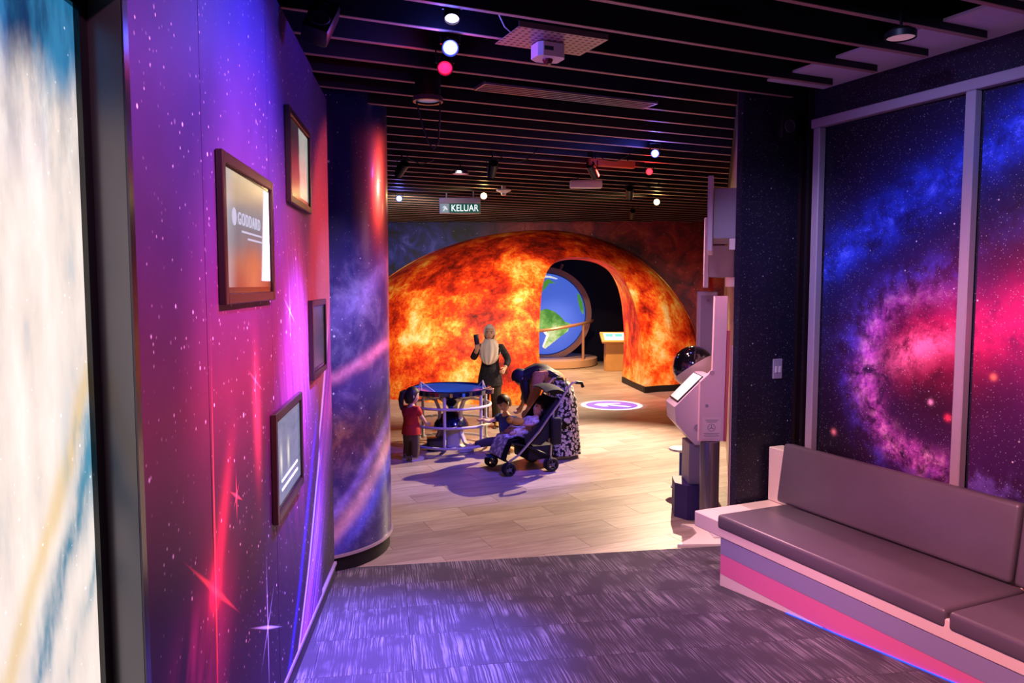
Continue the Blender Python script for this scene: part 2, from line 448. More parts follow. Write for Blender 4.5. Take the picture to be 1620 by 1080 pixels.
bl = struct(m.build('baseboard_left', M_skirt, smooth=False)); bl.location = LW0; bl.rotation_euler.z = LA

# --- round column with a nebula print
def f_col(g):
    v = g.coord(); x, y, z = g.sep(v)
    t = x*.966+y*.259                                  # across the side turned to the room, -.1 .. .73
    w = g.noise(v, 1.5, 5, .6, .2); w2 = g.noise(v, 4., 7, .7, .35)
    hi = g.sm(z, 2.0, 2.7)
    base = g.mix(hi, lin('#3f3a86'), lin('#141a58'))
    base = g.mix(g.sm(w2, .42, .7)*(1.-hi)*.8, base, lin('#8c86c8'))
    def ridge(zc, slope, wd, col, st, cur=0.):
        dd = z-zc-(t-.45)*slope-cur*(t-.45)*(t-.45)+(w-.5)*.25
        return g.mul(lin(col), g.gauss(dd, wd)*(w2*1.7)*st)
    base = g.add(base, ridge(2.05, .9, .12, '#9a8ce0', .55, 1.))
    base = g.add(base, ridge(1.58, .55, .05, '#ff9ab8', .95))
    base = g.add(base, ridge(1.42, .5, .14, '#5a3a8a', .5))
    br = g.gauss(z-.98+(w-.5)*.4, .24)
    base = g.mix(br*.85, base, g.ramp(w2, [(.3, lin('#2a1638')), (.5, lin('#6b3a4e')), (.68, lin('#b87a52')), (.85, lin('#e0a878'))]))
    base = g.add(base, ridge(.55, 1.25, .085, '#ffc9c0', 1.0, .6))
    base = g.add(base, ridge(.40, 1.2, .10, '#4a5cff', .9, .6))
    base = g.add(base, ridge(.72, 1.3, .06, '#a88cff', .6, .6))
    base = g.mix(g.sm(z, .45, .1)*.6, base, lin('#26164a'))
    st = g.stars(v, 7., .4, .09)+g.stars(v, 17., .35, .13)+g.stars(v, 40., .3, .2)*.6
    return g.add(base, g.mul((.8, .8, .95), st*1.2))
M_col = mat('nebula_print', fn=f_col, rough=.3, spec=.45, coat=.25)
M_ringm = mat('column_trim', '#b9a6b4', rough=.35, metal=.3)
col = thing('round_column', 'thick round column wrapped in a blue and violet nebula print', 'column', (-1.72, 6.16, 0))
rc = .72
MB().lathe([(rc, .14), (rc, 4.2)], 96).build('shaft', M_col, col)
MB().lathe([(rc, .118), (rc+.012, .118), (rc+.012, .139), (rc, .139)], 96).build('trim_ring', M_ringm, col)
MB().lathe([(0, .002), (rc-.012, .002), (rc-.012, .117), (0, .117)], 96).build('base', M_black, col)

# --- right wall with the galaxy mural (local x = n, y = u)
def f_gal(g):
    v = g.coord(); x, u, z = g.sep(v)
    w = g.noise(v, 2., 5, .6, .2); w2 = g.noise(v, 6., 8, .74, .25); w3 = g.noise(v, 18., 4, .6)
    base = g.mix(w, lin('#08070f'), lin('#1a0f26'))
    # blue arm across the top
    db = z-2.37-(4.0-u)*.53+(w-.5)*.22
    arm = g.gauss(db, .15)*g.sm(w2, .3, .75)
    base = g.add(base, g.mul(lin('#2a4cf0'), arm*1.2)); base = g.add(base, g.mul(lin('#c0ccff'), g.gauss(db, .05)*g.sm(w2, .5, .8)*.5))
    base = g.add(base, g.mul(lin('#1a2a9a'), g.gauss(db, .38)*.30))
    base = g.add(base, g.mul(lin('#3a3a90'), g.gauss(db+.5, .16)*g.sm(w2, .35, .8)*.45))
    # spiral arm ring
    dx, dz = u-3.2, z-1.57
    rr = g.m('SQRT', dx*dx+dz*dz); dr = rr-.56+(w-.5)*.24
    left = g.sm(u, 2.95, 3.3)
    ring = g.gauss(dr, .085)*g.sm(w2, .36, .60)*left*g.sm(z, 2.35, 1.75)
    base = g.add(base, g.mul(g.ramp(w3, [(.3, lin('#7a2a9a')), (.5, lin('#d060c8')), (.7, lin('#ffb4e8'))]), ring*.95))
    base = g.add(base, g.mul(lin('#4a4ae0'), g.gauss(dr-.13, .09)*g.sm(w2, .4, .7)*left*.6))
    base = g.add(base, g.mul(lin('#5a1a70'), g.gauss(dr, .28)*.35))
    # red and pink core streaming to the right
    dc = z-1.78-(3.4-u)*.22+(w-.5)*.3
    core = g.gauss(dc, .2)*g.sm(u, 3.72, 3.3)
    base = g.add(base, g.mul(lin('#e81a58'), core*g.sm(w2, .25, .6)*.75))
    base = g.add(base, g.mul(lin('#ff8ab8'), .8*g.gauss(dc+.06, .09)*g.gauss(u-3.35, .22)*g.sm(w2, .35, .6)*1.2))
    base = g.add(base, g.mul(lin('#b01050'), g.gauss(dc, .4)*g.sm(u, 3.6, 2.9)*.35))
    low = z-1.0-(3.1-u)*-.15+(w-.5)*.2
    base = g.add(base, g.mul(lin('#7a6ae0'), g.gauss(low, .08)*g.sm(u, 3.3, 3.0)*g.sm(w2, .4, .7)*.7))
    st = g.stars(v, 12., .3, .09)+g.stars(v, 34., .4, .16)*.8+g.stars(v, 70., .5, .25)*.5
    st = st*1.8
    for cx, cz, c, r_ in ((3.25, 1.42, '#ffb0d8', .016), (3.13, 1.34, '#ff3a50', .02), (4.0, 1.1, '#ff9a9a', .02), (2.86, 1.62, '#ff8a5a', .018)):
        d2 = g.m('SQRT', (u-cx)*(u-cx)+(z-cz)*(z-cz))
        base = g.add(base, g.mul(lin(c), g.gauss(d2, r_)))
    return g.add(base, g.mul((.85, .85, 1.), st*.6))
M_gal = mat('galaxy_mural', fn=f_gal, rough=.45, spec=.35)
def f_star(g):
    v = g.coord(); w = g.noise(v, 1.5, 4)
    b = g.mix(w, lin('#0d0b18'), lin('#241f3c'))
    st = g.stars(v, 14., .3, .10)+g.stars(v, 36., .4, .16)*.7+g.stars(v, 80., .5, .25)*.4
    st = st*1.8
    return g.add(b, g.mul((.85, .85, 1.), st*.6))
M_star = mat('starfield', fn=f_star, rough=.5)
WN = 4.32; UB = 4.41
def frame_obj(o): o.rotation_euler.z = BA; return o
wr = frame_obj(struct(MB().box((WN, -3.5, -.1), (WN+.15, UB+.15, 4.25)).build('wall_right', M_star, smooth=False)))
for a, b in ((-1.2, -.17), (-.1, .9), (.96, 1.95), (2.0, 2.985), (3.03, 4.135)):
    MB().box((WN-.012, a, .2), (WN-.001, b, 3.25)).build('mural_panel', M_gal, wr, smooth=False)
# dark corner strips
frame_obj(struct(MB().box((WN-.05, UB-.075, .1), (WN-.001, UB-.045, 4.2)).build('trim_1', mat('corner_strip', '#1d1216', rough=.35), smooth=False)))
frame_obj(struct(MB().box((WN-.03, UB-.13, .1), (WN-.001, UB-.11, 4.2)).build('trim_2', MATS['corner_strip'], smooth=False)))
# lilac grey frame standing off the mural
M_frame = mat('frame_lilac', '#9c8d9c', rough=.45)
fr = thing('mural_frame', 'tall lilac grey frame of posts and rail on the galaxy mural', 'frame', NU(WN, 4.17, .3), BA)
ox, oy, oz = WN, 4.17, .3
for u0 in (4.20, 3.05, 1.99, .93, -.13):
    MB().bbox((-.075, u0-oy-.05, 0), (-.013, u0-oy+.012, 2.965), .006, 1).build('post', M_frame, fr)
MB().bbox((-.077, -1.25-oy, 2.966), (-.013, 4.235-oy, 3.03), .006, 1).build('top_rail', M_frame, fr)

# --- corner wall with the light switch, and the display wall running away behind it
EDG = NU(3.782, UB)
wb = frame_obj(struct(MB().box((3.782, UB, -.05), (WN+.15, UB+.06, 4.25)).build('wall_corner', M_star, smooth=False)))
DW = Vector((.266, 1, 0)).normalized(); DA = math.atan2(DW.y, DW.x)
def f_dw(g):
    x, y, z = g.sep(g.coord()); n = g.noise(g.vec(x*3., z*.6, 0.), 3., 4)
    return g.mix(n, lin('#8c7878'), lin('#b8a09a'))
wd = struct(MB().box((.13, -.12, -.05), (12.5, 0, 4.25)).build('wall_display', mat('display_wall', fn=f_dw, rough=.38), smooth=False))
wd.location = EDG; wd.rotation_euler.z = DA
# --- back wall around the dome passage, far left wall, inner room
def f_back(g):
    v = g.coord(); x, y, z = g.sep(v)
    w = g.noise(v, .8, 5, .6, .6); w2 = g.noise(v, 2.5, 6, .66, 1.)
    base = g.mix(g.sm(w, .3, .7), lin('#0b0a18'), lin('#1d1738'))
    base = g.add(base, g.mul(lin('#1a2cb0'), g.gauss(x+2.4, 1.3)*g.gauss(z-2.9, .7)*g.sm(w2, .3, .65)*1.1))
    base = g.add(base, g.mul(lin('#8a80c0'), g.gauss(x+2.3, .7)*g.gauss(z-3.0, .3)*g.sm(w2, .5, .75)*.6))
    ex, ez = (x-1.5)/3.4, z/3.6
    d = g.m('SQRT', ex*ex+ez*ez)-1.
    halo = g.gauss(d-.02+(w-.5)*.3, .2)*g.sm(x, -1.2, 1.2)
    base = g.add(base, g.mul(g.ramp(w2, [(.3, lin('#3a0c14')), (.55, lin('#a02a1c')), (.8, lin('#e0643a'))]), halo*.9))
    st = g.stars(v, 5., .3, .10)+g.stars(v, 12., .35, .14)
    return g.add(base, g.mul((.8, .8, 1.), st*.6))
M_back = mat('nebula_back', fn=f_back, rough=.6)
BY = 16.8
bk = struct(MB().box((-6, BY, -.05), (.3, BY+.12, 4.25)).box((.3, BY, 2.75), (2.75, BY+.12, 4.25)).box((2.75, BY, -.05), (5.6, BY+.12, 4.25)).build('wall_back', M_back, smooth=False))
struct(MB().box((-5.2, 6.9, -.05), (-5.08, BY, 4.25)).build('wall_left_far', M_star, smooth=False))
M_inner = mat('inner_dark', '#2c252a', rough=.85)
struct(MB().box((-2.5, 22.4, -.05), (5.5, 22.5, 4.25)).build('wall_inner', M_inner, smooth=False))
struct(MB().box((5.4, BY+.13, -.05), (5.5, 22.4, 4.25)).build('wall_inner_right', M_inner, smooth=False))
struct(MB().box((-2.5, BY+.13, -.05), (-2.4, 22.4, 4.25)).build('wall_inner_left', M_inner, smooth=False))
# the back of the near room, behind the camera
struct(MB().box((-2.5, -1.6, -.1), (6, -1.5, 4.25)).build('wall_behind', M_star, smooth=False))
# pale service bulkhead above the blades along the mural wall
frame_obj(struct(MB().box((3.8, 1.5, 3.545), (WN-.002, 4.2, 3.56)).build('trim_3', mat('bulkhead', '#d9d4de', rough=.7), smooth=False)))

# --- sun dome: printed fabric shell around the passage
def f_fire(g):
    v = g.coord(); x, y, z = g.sep(v)
    wv = g.noise(v, 1.1, 3, .5, 0, True)
    p = g.add(v, g.mul(wv, .4))
    a = g.noise(p, 1.0, 4, .6); b = g.noise(p, 4.2, 9, .76); c = g.noise(v, 17., 5, .75)
    t = (a-.5)*.80+b*.42+c*.26+.228-g.sm(z, 2.0, 3.3)*.10  # last term paints the shading of the crown into the print
    return g.ramp(t, [(.36, lin('#4a0a04')), (.45, lin('#a01c08')), (.52, lin('#e0380e')), (.585, lin('#f4701c')), (.65, lin('#fbb04a')), (.74, lin('#ffe6a8')), (.85, lin('#fff6dc'))])
M_fire = mat('sun_fabric', fn=f_fire, rough=.6, spec=.25, bump=lambda g: (g.noise(g.coord(), 4., 5, .6), .25, .05))
dome = thing('sun_dome', 'huge half dome printed with a fiery orange sun surface and arched passage', 'dome', (1.6, BY, 0))
IN = [(2.645,.13),(2.62,.6),(2.56,1.2),(2.47,1.75),(2.34,2.15),(2.14,2.47),(1.86,2.63),(1.5,2.70),(1.15,2.70),(.90,2.64),(.70,2.48),(.57,2.15),(.50,1.5),(.49,.9),(.52,.45),(.57,.13)]
def resample(P, k):
    L = [0]
    for a, b in zip(P, P[1:]): L.append(L[-1]+math.dist(a, b))
    out = []
    for i in range(k):
        t = L[-1]*i/(k-1); j = 0
        while j < len(L)-2 and L[j+1] < t: j += 1
        out.append(vmix(P[j], P[j+1], (t-L[j])/(L[j+1]-L[j])))
    return out
def smooth_poly(P, it=2):
    for _ in range(it):
        P = [P[0]]+[tuple(.25*P[i-1][k]+.5*P[i][k]+.25*P[i+1][k] for k in range(2)) for i in range(1, len(P)-1)]+[P[-1]]
    return P
NK = 81; IC = smooth_poly(resample(IN, NK), 3)
cxd = .7; HD = 3.33
def dsurf(X, Z):
    a = 3.5 if X > cxd else 4.66
    q = 1-((X-cxd)/a)**2-(Z/HD)**2
    bb = 2.06+1.25*(lambda q: q*q*(3-2*q))(max(0., min(1., (2.5-X)/2.6)))
    y = BY-bb*math.sqrt(max(0., q))
    y += .035*math.sin(X*9+Z*1.3)*max(0., min(1., (X-2.5)/.3))*max(0., min(1., q*4))     # drapery folds on the right leg
    return y
P = []
NS = 36
for i in range(NS+1):
    k = i/NS; s = 1-(1-k)**2.2
    row = []
    for j in range(NK):
        t = j/(NK-1); ph = math.pi*t
        a = 3.5 if ph < math.pi/2 else 4.66
        ox_, oz_ = cxd+a*math.cos(ph), .13+(HD-.13)*math.sin(ph)
        X = IC[j][0]+(ox_-IC[j][0])*s; Z = IC[j][1]+(oz_-IC[j][1])*s
        Y = dsurf(X, Z) if i < NS else BY-.003
        if i == NS: Y = BY-.003
        row.append((X-1.6, min(Y, BY-.003)-BY, Z))
    P.append(row)
MB().grid(P).build('shell', M_fire, dome)
J = []
for k in range(7):
    q = k/6; row = []
    for j in range(NK):
        X, Z = IC[j]; Y0 = dsurf(X, Z)
        sh = math.sin(q*math.pi/2)
        cxm = 1.58; X2 = X+(-.2*sh*max(0., 1-Z/2.7)**1.6 if X > cxm else .04*sh)*min(1, abs(X-cxm)/.6); Z2 = Z+.0*sh
        row.append((X2-1.6, Y0+(BY+.16-Y0)*q-BY, Z2))
    J.append(row)
MB().grid(J).build('passage_lining', M_fire, dome)
# black plinth following the foot of the shell
def plinth(pts, name, h=.129, w=.05, m_=M_black):
    m = MB()
    for a, b in zip(pts, pts[1:]):
        a, b = Vector(a+(0,)), Vector(b+(0,)); d = (b-a).normalized(); nn = Vector((d.y, -d.x, 0))
        q = [a+nn*.012, b+nn*.012, b-nn*w, a-nn*w]
        m.prism([(p.x-1.6, p.y-BY) for p in q], h)
    return m.build(name, m_, dome, smooth=False)
def foot(x): return (x, dsurf(x, .13))
plinth([(2.43, 16.75), (2.645, dsurf(2.645, .13))]+[foot(x) for x in (2.95, 3.3, 3.6, 3.9, 4.1)]+[(4.19, BY-.02)], 'plinth')
plinth([(-3.9, BY-.02)]+[foot(x) for x in (-3.6, -3., -2.4, -1.8, -1.2, -.6, 0, .3, .57)]+[(.61, 16.75)], 'foot_band', m_=M_fire)
# ================================================================ OBJECTS
M_vinyl = mat('vinyl_grey', fn=lambda g: g.mix(g.noise(g.coord(), 3., 3), lin('#544a58'), lin('#665c6a')), rough=.38, spec=.45,
              bump=lambda g: (g.noise(g.coord(), 160., 2), .15, .002))
M_cream = mat('cream_laminate', '#e8d2cb', rough=.4); M_pk = mat('stripe_pink', '#e070a4', rough=.45); M_pu = mat('stripe_purple', '#908ab0', rough=.45)
# --- bench (origin at the far front foot; local x into the wall, y away)
bo = NU(3.382, 4.08, .09)
bench = thing('upholstered_bench', 'long grey upholstered bench with cream ledge and pink and purple striped base', 'bench', bo, BA)
UL = 3.6
def rzl(y): p = NU(3.382, 4.08+y); return rz_at(p.x, p.y)-.09
def strip(z0, z1, name, m_, parent, x0=0., x1=.5):
    m = MB(); f = lambda z, y: max(z-.09, rzl(y)+.006)
    N = 24; ys = [-UL*i/N for i in range(N+1)]; ys = [y for y in ys if z1-.09 > rzl(y)+.008]
    A = [[(x0, y, f(z0, y)), (x0, y, z1-.09), (x1, y, z1-.09), (x1, y, f(z0, y))] for y in ys]
    m.grid(A, closed_u=True); m.add(A[0], [(0,1,2,3)]); m.add(A[-1], [(0,1,2,3)])
    return m.build(name, m_, parent, smooth=False)
strip(.318, .429, 'purple_stripe', M_pu, bench); strip(.180, .316, 'pink_stripe', M_pk, bench, .001); strip(.05, .178, 'cream_stripe', M_cream, bench, .002)
ld = MB().bbox((-.004, -UL, .341), (.80, .285, .45), .006, 1).build('ledge', M_cream, bench)
MB().bbox((.668, -UL, .452), (.80, .285, .855), .006, 1).build('back_panel', M_cream, bench)
def cushion(y0, y1):
    c = MB().bbox((-.012, y0+.004, .398), (.60, y1-.004, .496), .022, 3).build('seat_cushion', M_vinyl, bench)
    MB().tube([(.012, y0+.02, .488), (.012, y1-.02, .488)], .006, 6).build('piping', M_vinyl, c)
cushion(-1.665, .035); cushion(-3.4, -1.67)
def backc(y0, y1):
    Mx = tr(.60, 0, .497) @ rot('Y', 8)
    MB().bbox((-.035, y0+.004, 0), (.06, y1-.004, .425), .025, 3, Mx).build('back_cushion', M_vinyl, bench)
backc(-1.60, .10); backc(-3.4, -1.605)
m = MB(); ys = [-.62-.2*i for i in range(14)]
m.tube([(-.004, y, rzl(y)+.008) for y in ys], .0035, 6)
m.build('light_strip', mat('led_blue', '#1030ff', emit='#1a44ff', estr=2.2), bench)
# --- light switch
sw = thing('light_switch', 'small clear-covered light switch on the starry corner wall', 'switch', NU(4.15, UB, 1.52), BA)
MB().bbox((-.045, -.011, -.075), (.045, -.001, .075), .004, 1).build('plate', mat('switch_plate', '#a79cb4', rough=.25), sw)
for dx in (-.018, .018): MB().bbox((dx-.012, -.017, -.03), (dx+.012, -.011, .02), .003, 1).build('rocker', mat('rocker', '#d9d0dc', rough=.3), sw)

# --- glowing wall panel at the very left (left-wall frame)
def LWP(s, d=0., z=0.): return LW0+LD*s+Vector((LD.y, -LD.x, 0))*d+Vector((0, 0, z))
def f_lightbox(g):
    v = g.coord(); x, y, z = g.sep(v)
    q = x*3.85-4.62                                     # the print's bands repeat finely along the panel
    w = g.noise(g.vec(x*9., 0., z*3.), 1.2, 6, .62); w2 = g.noise(g.vec(x*11., 3., z*3.6), 1., 5, .58)
    c = g.ramp(w2, [(.28, lin('#c8ccd2')), (.40, lin('#ecdcd4')), (.52, lin('#f9e9e0')), (.7, lin('#fff8f2'))])
    d2 = z-(.72+.34*q)+(w-.5)*.22
    c = g.mix(g.gauss(d2, .055)*g.sm(w2, .32, .55)*.95, c, lin('#3a7f9c'))
    d3 = z-(.58+.26*q)+(w-.5)*.2
    c = g.mix(g.gauss(d3, .04)*g.sm(w2, .35, .6)*.8, c, lin('#4a8ba4'))
    d1 = z-(.87+.34*q)+(w-.5)*.12
    c = g.mix(g.gauss(d1, .045)*.65, c, lin('#e6c27c'))
    c = g.mix(g.gauss(z-1.1, .12)*g.sm(q, .45, .85)*g.sm(w2, .38, .6), c, lin('#4f97b4'))
    grey = g.gauss(z-1.68, .10)*g.sm(w, .4, .6)
    c = g.mix(grey*.5, c, lin('#8a8c94'))
    top = g.sm(z+(w-.5)*.16, 1.69, 1.82)
    c = g.mix(top, c, g.mix(g.sm(w2, .35, .65), lin('#0b3460'), lin('#2f7fae')))
    st = g.stars(v, 26., .35, .10)+g.stars(v, 60., .2, .16)
    return g.add(c, g.mul((1., 1., 1.1), st*.9))
lb = thing('lightbox_display', 'large glowing lightbox of a pale cloudy nebula in a thick black frame', 'display', LWP(.0, 0, .75), LA)
x0, x1, zt = -.7, 1.46, 1.91
MB().box((x0, -.012, .0), (x1, -.002, zt)).build('screen', mat('lightbox_nebula', rough=.3, fn=f_lightbox, emit='fn', estr=.84), lb, smooth=False)
M_gloss = mat('gloss_black', '#0c0c10', rough=.16, spec=.6); M_fgrey = mat('frame_gunmetal', '#6a6870', rough=.25, spec=.6, metal=.6)
MB().box((x0, -.022, -.02), (x0+.0, -.012, .0)).box((x1-.0, -.022, -.02), (x1+.035, -.002, zt+.035)).box((x0, -.022, zt), (x1, -.002, zt+.035)).box((x0, -.022, -.035), (x1, -.002, 0)).build('bezel', M_gloss, lb, smooth=False)
m = MB(); 
m.box((x1+.035, -.082, -.06), (x1+.06, -.002, zt+.06)).box((x0, -.082, zt+.035), (x1+.035, -.002, zt+.06)).box((x0, -.082, -.06), (x1+.035, -.002, -.035))
m.build('frame', M_fgrey, lb, smooth=False)
MB().box((x1+.036, -.086, -.06), (x1+.062, -.0825, zt+.062)).box((x0, -.086, zt+.038), (x1+.036, -.0825, zt+.062)).build('frame_edge', mat('frame_lip', '#4a4652', rough=.2, metal=.7), lb, smooth=False)

# --- wall monitors
M_bez = mat('bezel_brown', '#2a1c20', rough=.35); M_bez2 = mat('bezel_lip', '#2a1c18', rough=.3, spec=.5)
def monitor(name, label, s0, s1, z0, z1, scr):
    t = thing(name, label, 'monitor', LWP((s0+s1)/2, 0, z0), LA, 'framed screens on the left wall')
    w, h = (s1-s0)/2, z1-z0; b = .036; d = -.026
    MB().bbox((-w, d, 0), (-w+b, -.002, h), .003, 1).bbox((w-b, d, 0), (w, -.002, h), .003, 1).bbox((-w+b, d, 0), (w-b, -.002, b), .003, 1).bbox((-w+b, d, h-b), (w-b, -.002, h), .003, 1).build('frame', M_bez2, t)
    MB().box((-w+b, d+.008, b), (-w+b+.01, -.003, h-b)).box((w-b-.01, d+.008, b), (w-b, -.003, h-b)).box((-w+b+.01, d+.008, b), (w-b-.01, -.003, b+.02)).box((-w+b+.01, d+.008, h-b-.01), (w-b-.01, -.003, h-b)).build('inner_bezel', M_gloss, t, smooth=False)
    sc_ = MB().box((-w+b+.01, d+.011, b+.02), (w-b-.01, -.003, h-b-.01)).build('screen', scr, t, smooth=False)
    return t, sc_, w, h
SY = -.0155
def f_tv1(g):
    x, y, z = g.sep(g.coord()); n = g.noise(g.coord(), 7., 4)
    c = g.ramp(z*2.05, [(.12, lin('#a8482c')), (.28, lin('#b8745a')), (.42, lin('#8a8488')), (.62, lin('#8f8f98')), (.78, lin('#a89a88')), (.93, lin('#e8d6a8'))])
    c = g.mix(g.gauss(x-.05, .16)*g.sm(z, .28, .1), c, lin('#e08050'))
    ed = g.sm(x, -.18, -.38)
    c = g.mix(ed*.7, c, lin('#c9cbd8'))
    return g.mul(c, n*.4+.75)
t1, s1, w, h = monitor('wall_monitor', 'large monitor with the GODDARD title screen glowing on the purple wall', 2.455, 3.27, 2.085, 2.577, mat('screen_title', rough=.25, fn=f_tv1, emit='fn', estr=.62))
M_wh = mat('reflection_white', '#ffffff', emit='#f4f2ff', estr=.95); M_txt = mat('screen_text', '#202028', emit='#dcdcf4', estr=.6)
M_fl = rot('X', 90)
MB().prism([(.19, .08), (.345, .08), (.345, .44), (.265, .44)], .001, tr(0, SY-.0002, 0) @ M_fl).build('painted_reflection', M_wh, s1, smooth=False)  # reflection on the screen, painted as a flat glowing strip
text_mesh('GODDARD', .062, M_txt, 'title_lettering', s1, tr(-.005, SY-.0012, .292) @ M_fl, space=1.25)
for k in range(2): MB().box((-.13+.09*k, SY-.0012, .248-.022*k), (.20, SY-.0002, .255-.022*k)).build('subtitle_line', M_txt, s1, smooth=False)
MB().lathe([(0, 0), (.03, 0), (.03, .001), (0, .001)], 16, M=tr(-.235, SY, .295) @ M_fl).build('globe_logo', M_txt, s1)
def f_tv2(g):
    x, y, z = g.sep(g.coord()); n = g.noise(g.coord(), 9., 4, .6)
    k = g.sm(x+n*.06, .0, .05)*g.sm(x, .32, .27)
    return g.mix(k, g.mix(g.sm(z, .2, .35), lin('#6a3040'), lin('#2a2838')), g.mix(n, lin('#8f9a94'), lin('#cfd4cc')))
monitor('wall_monitor', 'highest monitor, near the ceiling, showing a pale grey vertical picture', 3.71, 4.392, 2.545, 3.0, mat('screen_grey', rough=.2, fn=f_tv2, emit='fn', estr=.6))
def f_tv3(g):
    n = g.noise(g.coord(), 14., 5, .7); return g.mix(n, lin('#1c1f30'), lin('#6a6c80'))
monitor('wall_monitor', 'farthest monitor beside the round column with a dim speckled screen', 4.34, 4.955, 1.605, 2.06, mat('screen_dim', rough=.2, fn=f_tv3, emit='fn', estr=.35))
def f_tv4(g):
    x, y, z = g.sep(g.coord()); n = g.noise(g.vec(x*6., 0., z*14.), 2., 3)
    c = g.mix(n, lin('#5a6690'), lin('#a8b0cc'))
    c = g.add(c, g.mul(lin('#fff2c0'), (g.gauss(x+.2, .025)+g.gauss(x+.02, .025))*g.gauss(z-.24, .06)))
    return c
t4, s4, w, h = monitor('wall_monitor', 'lowest monitor showing bluish bars with two bright yellow light lines', 3.215, 3.93, 1.125, 1.602, mat('screen_blue', rough=.2, fn=f_tv4, emit='fn', estr=.55))
M_yl = mat('screen_line', '#ffffd8', emit='#fff6c8', estr=.95)
for k in (0, 1): MB().box((-.2, SY-.0012, .105+k*.04), (.22, SY-.0002, .115+k*.04)).build('light_line', M_yl, s4, smooth=False)

# --- ceiling equipment
M_lampb = mat('lamp_black', '#0e0e12', rough=.4); M_wplas = mat('white_plastic', '#e4dfe0', rough=.4)
def stage_lamp(label, loc, aim, emis, estr, r=.055, name='stage_lamp', group='coloured ceiling effect lamps', L=.14, spill=0):
    t = thing(name, label, 'lamp', loc, 0, group)
    d = (Vector(aim)-Vector(loc)).normalized(); Mq = d.to_track_quat('Z', 'Y').to_matrix().to_4x4()
    MB().lathe([(0, -L), (r*.7, -L), (r, -L*.7), (r, 0), (r*.86, 0), (r*.84, -.02)], 20, M=Mq).build('housing', M_lampb, t)
    MB().lathe([(r*.85, -.015), (r*.6, -.006), (0, -.002)], 20, M=Mq).build('lens', mat('lens_'+emis, emis, emit=emis, estr=estr), t)
    if spill:                                       # the lamp's own wide spill in front of its lens
        l = bpy.data.lights.new('lamp_glow', 'POINT'); l.energy = spill; l.color = lin(emis); l.shadow_soft_size = .03
        lo = bpy.data.objects.new('lamp_glow', l); COL.objects.link(lo); lo.parent = t; lo.location = d*.05
    side = d.cross(Vector((0, 0, 1))).normalized()
    b = -d*L*.5
    MB().tube([b+side*(r+.004), b+side*(r+.01)+Vector((0,0,r+.06)), b-side*(r+.01)+Vector((0,0,r+.06)), b-side*(r+.004)], .006, 6).build('yoke', M_lampb, t)
    MB().tube([b+Vector((0,0,r+.06)), b+Vector((0,0,4.26-loc[2]))], .008, 6).build('hanger', M_lampb, t)
    return t
stage_lamp('white effect lamp above the blue lamp near the ceiling opening', (-.30, 3.93, 3.47), (-.28, 3.3, 2.3), '#c8b8ff', 4., .042)
stage_lamp('brightest blue effect lamp hanging between white and red lamps', (-.33, 4.20, 3.41), (-.2, 2.9, 2.5), '#5a62ff', 7., .045, spill=9)
stage_lamp('red effect lamp below the brightest blue lamp', (-.38, 4.44, 3.37), (-.3, 3.2, 2.3), '#ff1440', 3.5, .045, spill=2.5)
stage_lamp('blue effect lamp over the middle of the far room', (1.39, 7.55, 3.42), (.1, 1., 2.4), '#5a62ff', 7., .04, spill=9)
stage_lamp('red effect lamp just below the far blue lamp', (1.55, 8.75, 3.42), (.2, 1., 2.4), '#ff2430', 4., .04, spill=4)
stage_lamp('warm white lamp on the right over the far floor', (2.2, 11.75, 3.40), (.6, 2., 2.0), '#ffd890', 9., .05, 'flood_lamp', 'warm ceiling floodlights', spill=6)
stage_lamp('warm white lamp beside the exit sign', (-.40, 10.95, 3.40), (-.2, 2., 2.0), '#ffd890', 9., .05, 'flood_lamp', 'warm ceiling floodlights', spill=6)
stage_lamp('blue lamp at far left next to the column edge', (-1.62, 11.1, 3.38), (-.6, 2., 2.2), '#6a78ff', 7., .045, spill=8)
# large cylinder projector with cable loop
t = thing('cylinder_projector', 'black cylinder projector with pale lens and dangling cable loop', 'projector', (-.555, 5.15, 3.35))
MB().lathe([(0, .02), (.085, .02), (.085, .40), (0, .40)], 28).build('housing', M_lampb, t)
MB().lathe([(.075, .0), (.1, .0), (.1, .03), (.086, .03), (.075, .012)], 28).build('bezel_ring', mat('lamp_ring', '#4a4658', rough=.3), t)
MB().lathe([(0, .012), (.074, .012)], 28).build('lens', mat('lens_off', '#9a93a8', rough=.25, emit='#8a86a8', estr=.25), t)
MB().tube([(-.08, 0, .02), (-.045, .01, -.12), (.0, .02, -.26), (.035, .02, -.3), (.065, .02, -.26), (.075, .02, -.1), (.08, .02, .05)], .006, 6).build('cable', M_lampb, t)
# perforated metal tray with emergency light
def f_perf(g):
    x, y, z = g.sep(g.coord()); f = lambda q, s: g.abs(g.m('FRACT', q*s)-.5)
    d = g.m('SQRT', f(x, 26.)*f(x, 26.)+f(y, 26.)*f(y, 26.))
    return g.mix(g.sm(d, .22, .30), lin('#1a1216'), lin('#a88c86'))
t = thing('perforated_tray', 'perforated grey metal ceiling tray above the emergency light', 'tray', NU(1.96, 3.87, ZS-.012), BA)
MB().box((-.26, -.15, 0), (.28, .17, .003)).build('plate', mat('perforated_metal', fn=f_perf, rough=.4, metal=.3), t, smooth=False)
MB().box((-.26, -.153, .0), (.28, -.15, .03)).build('lip', mat('tray_lip', '#8a7874', rough=.4, metal=.4), t, smooth=False)
MB().tube([(-.42, -.12, .2), (-.36, -.1, .08), (-.3, -.06, .02), (-.255, -.03, .01)], .004, 6).build('cable', M_wplas, t)
t = thing('emergency_light', 'white emergency light unit hanging under the perforated tray', 'light', NU(1.975, 3.93, ZS-.092), BA)
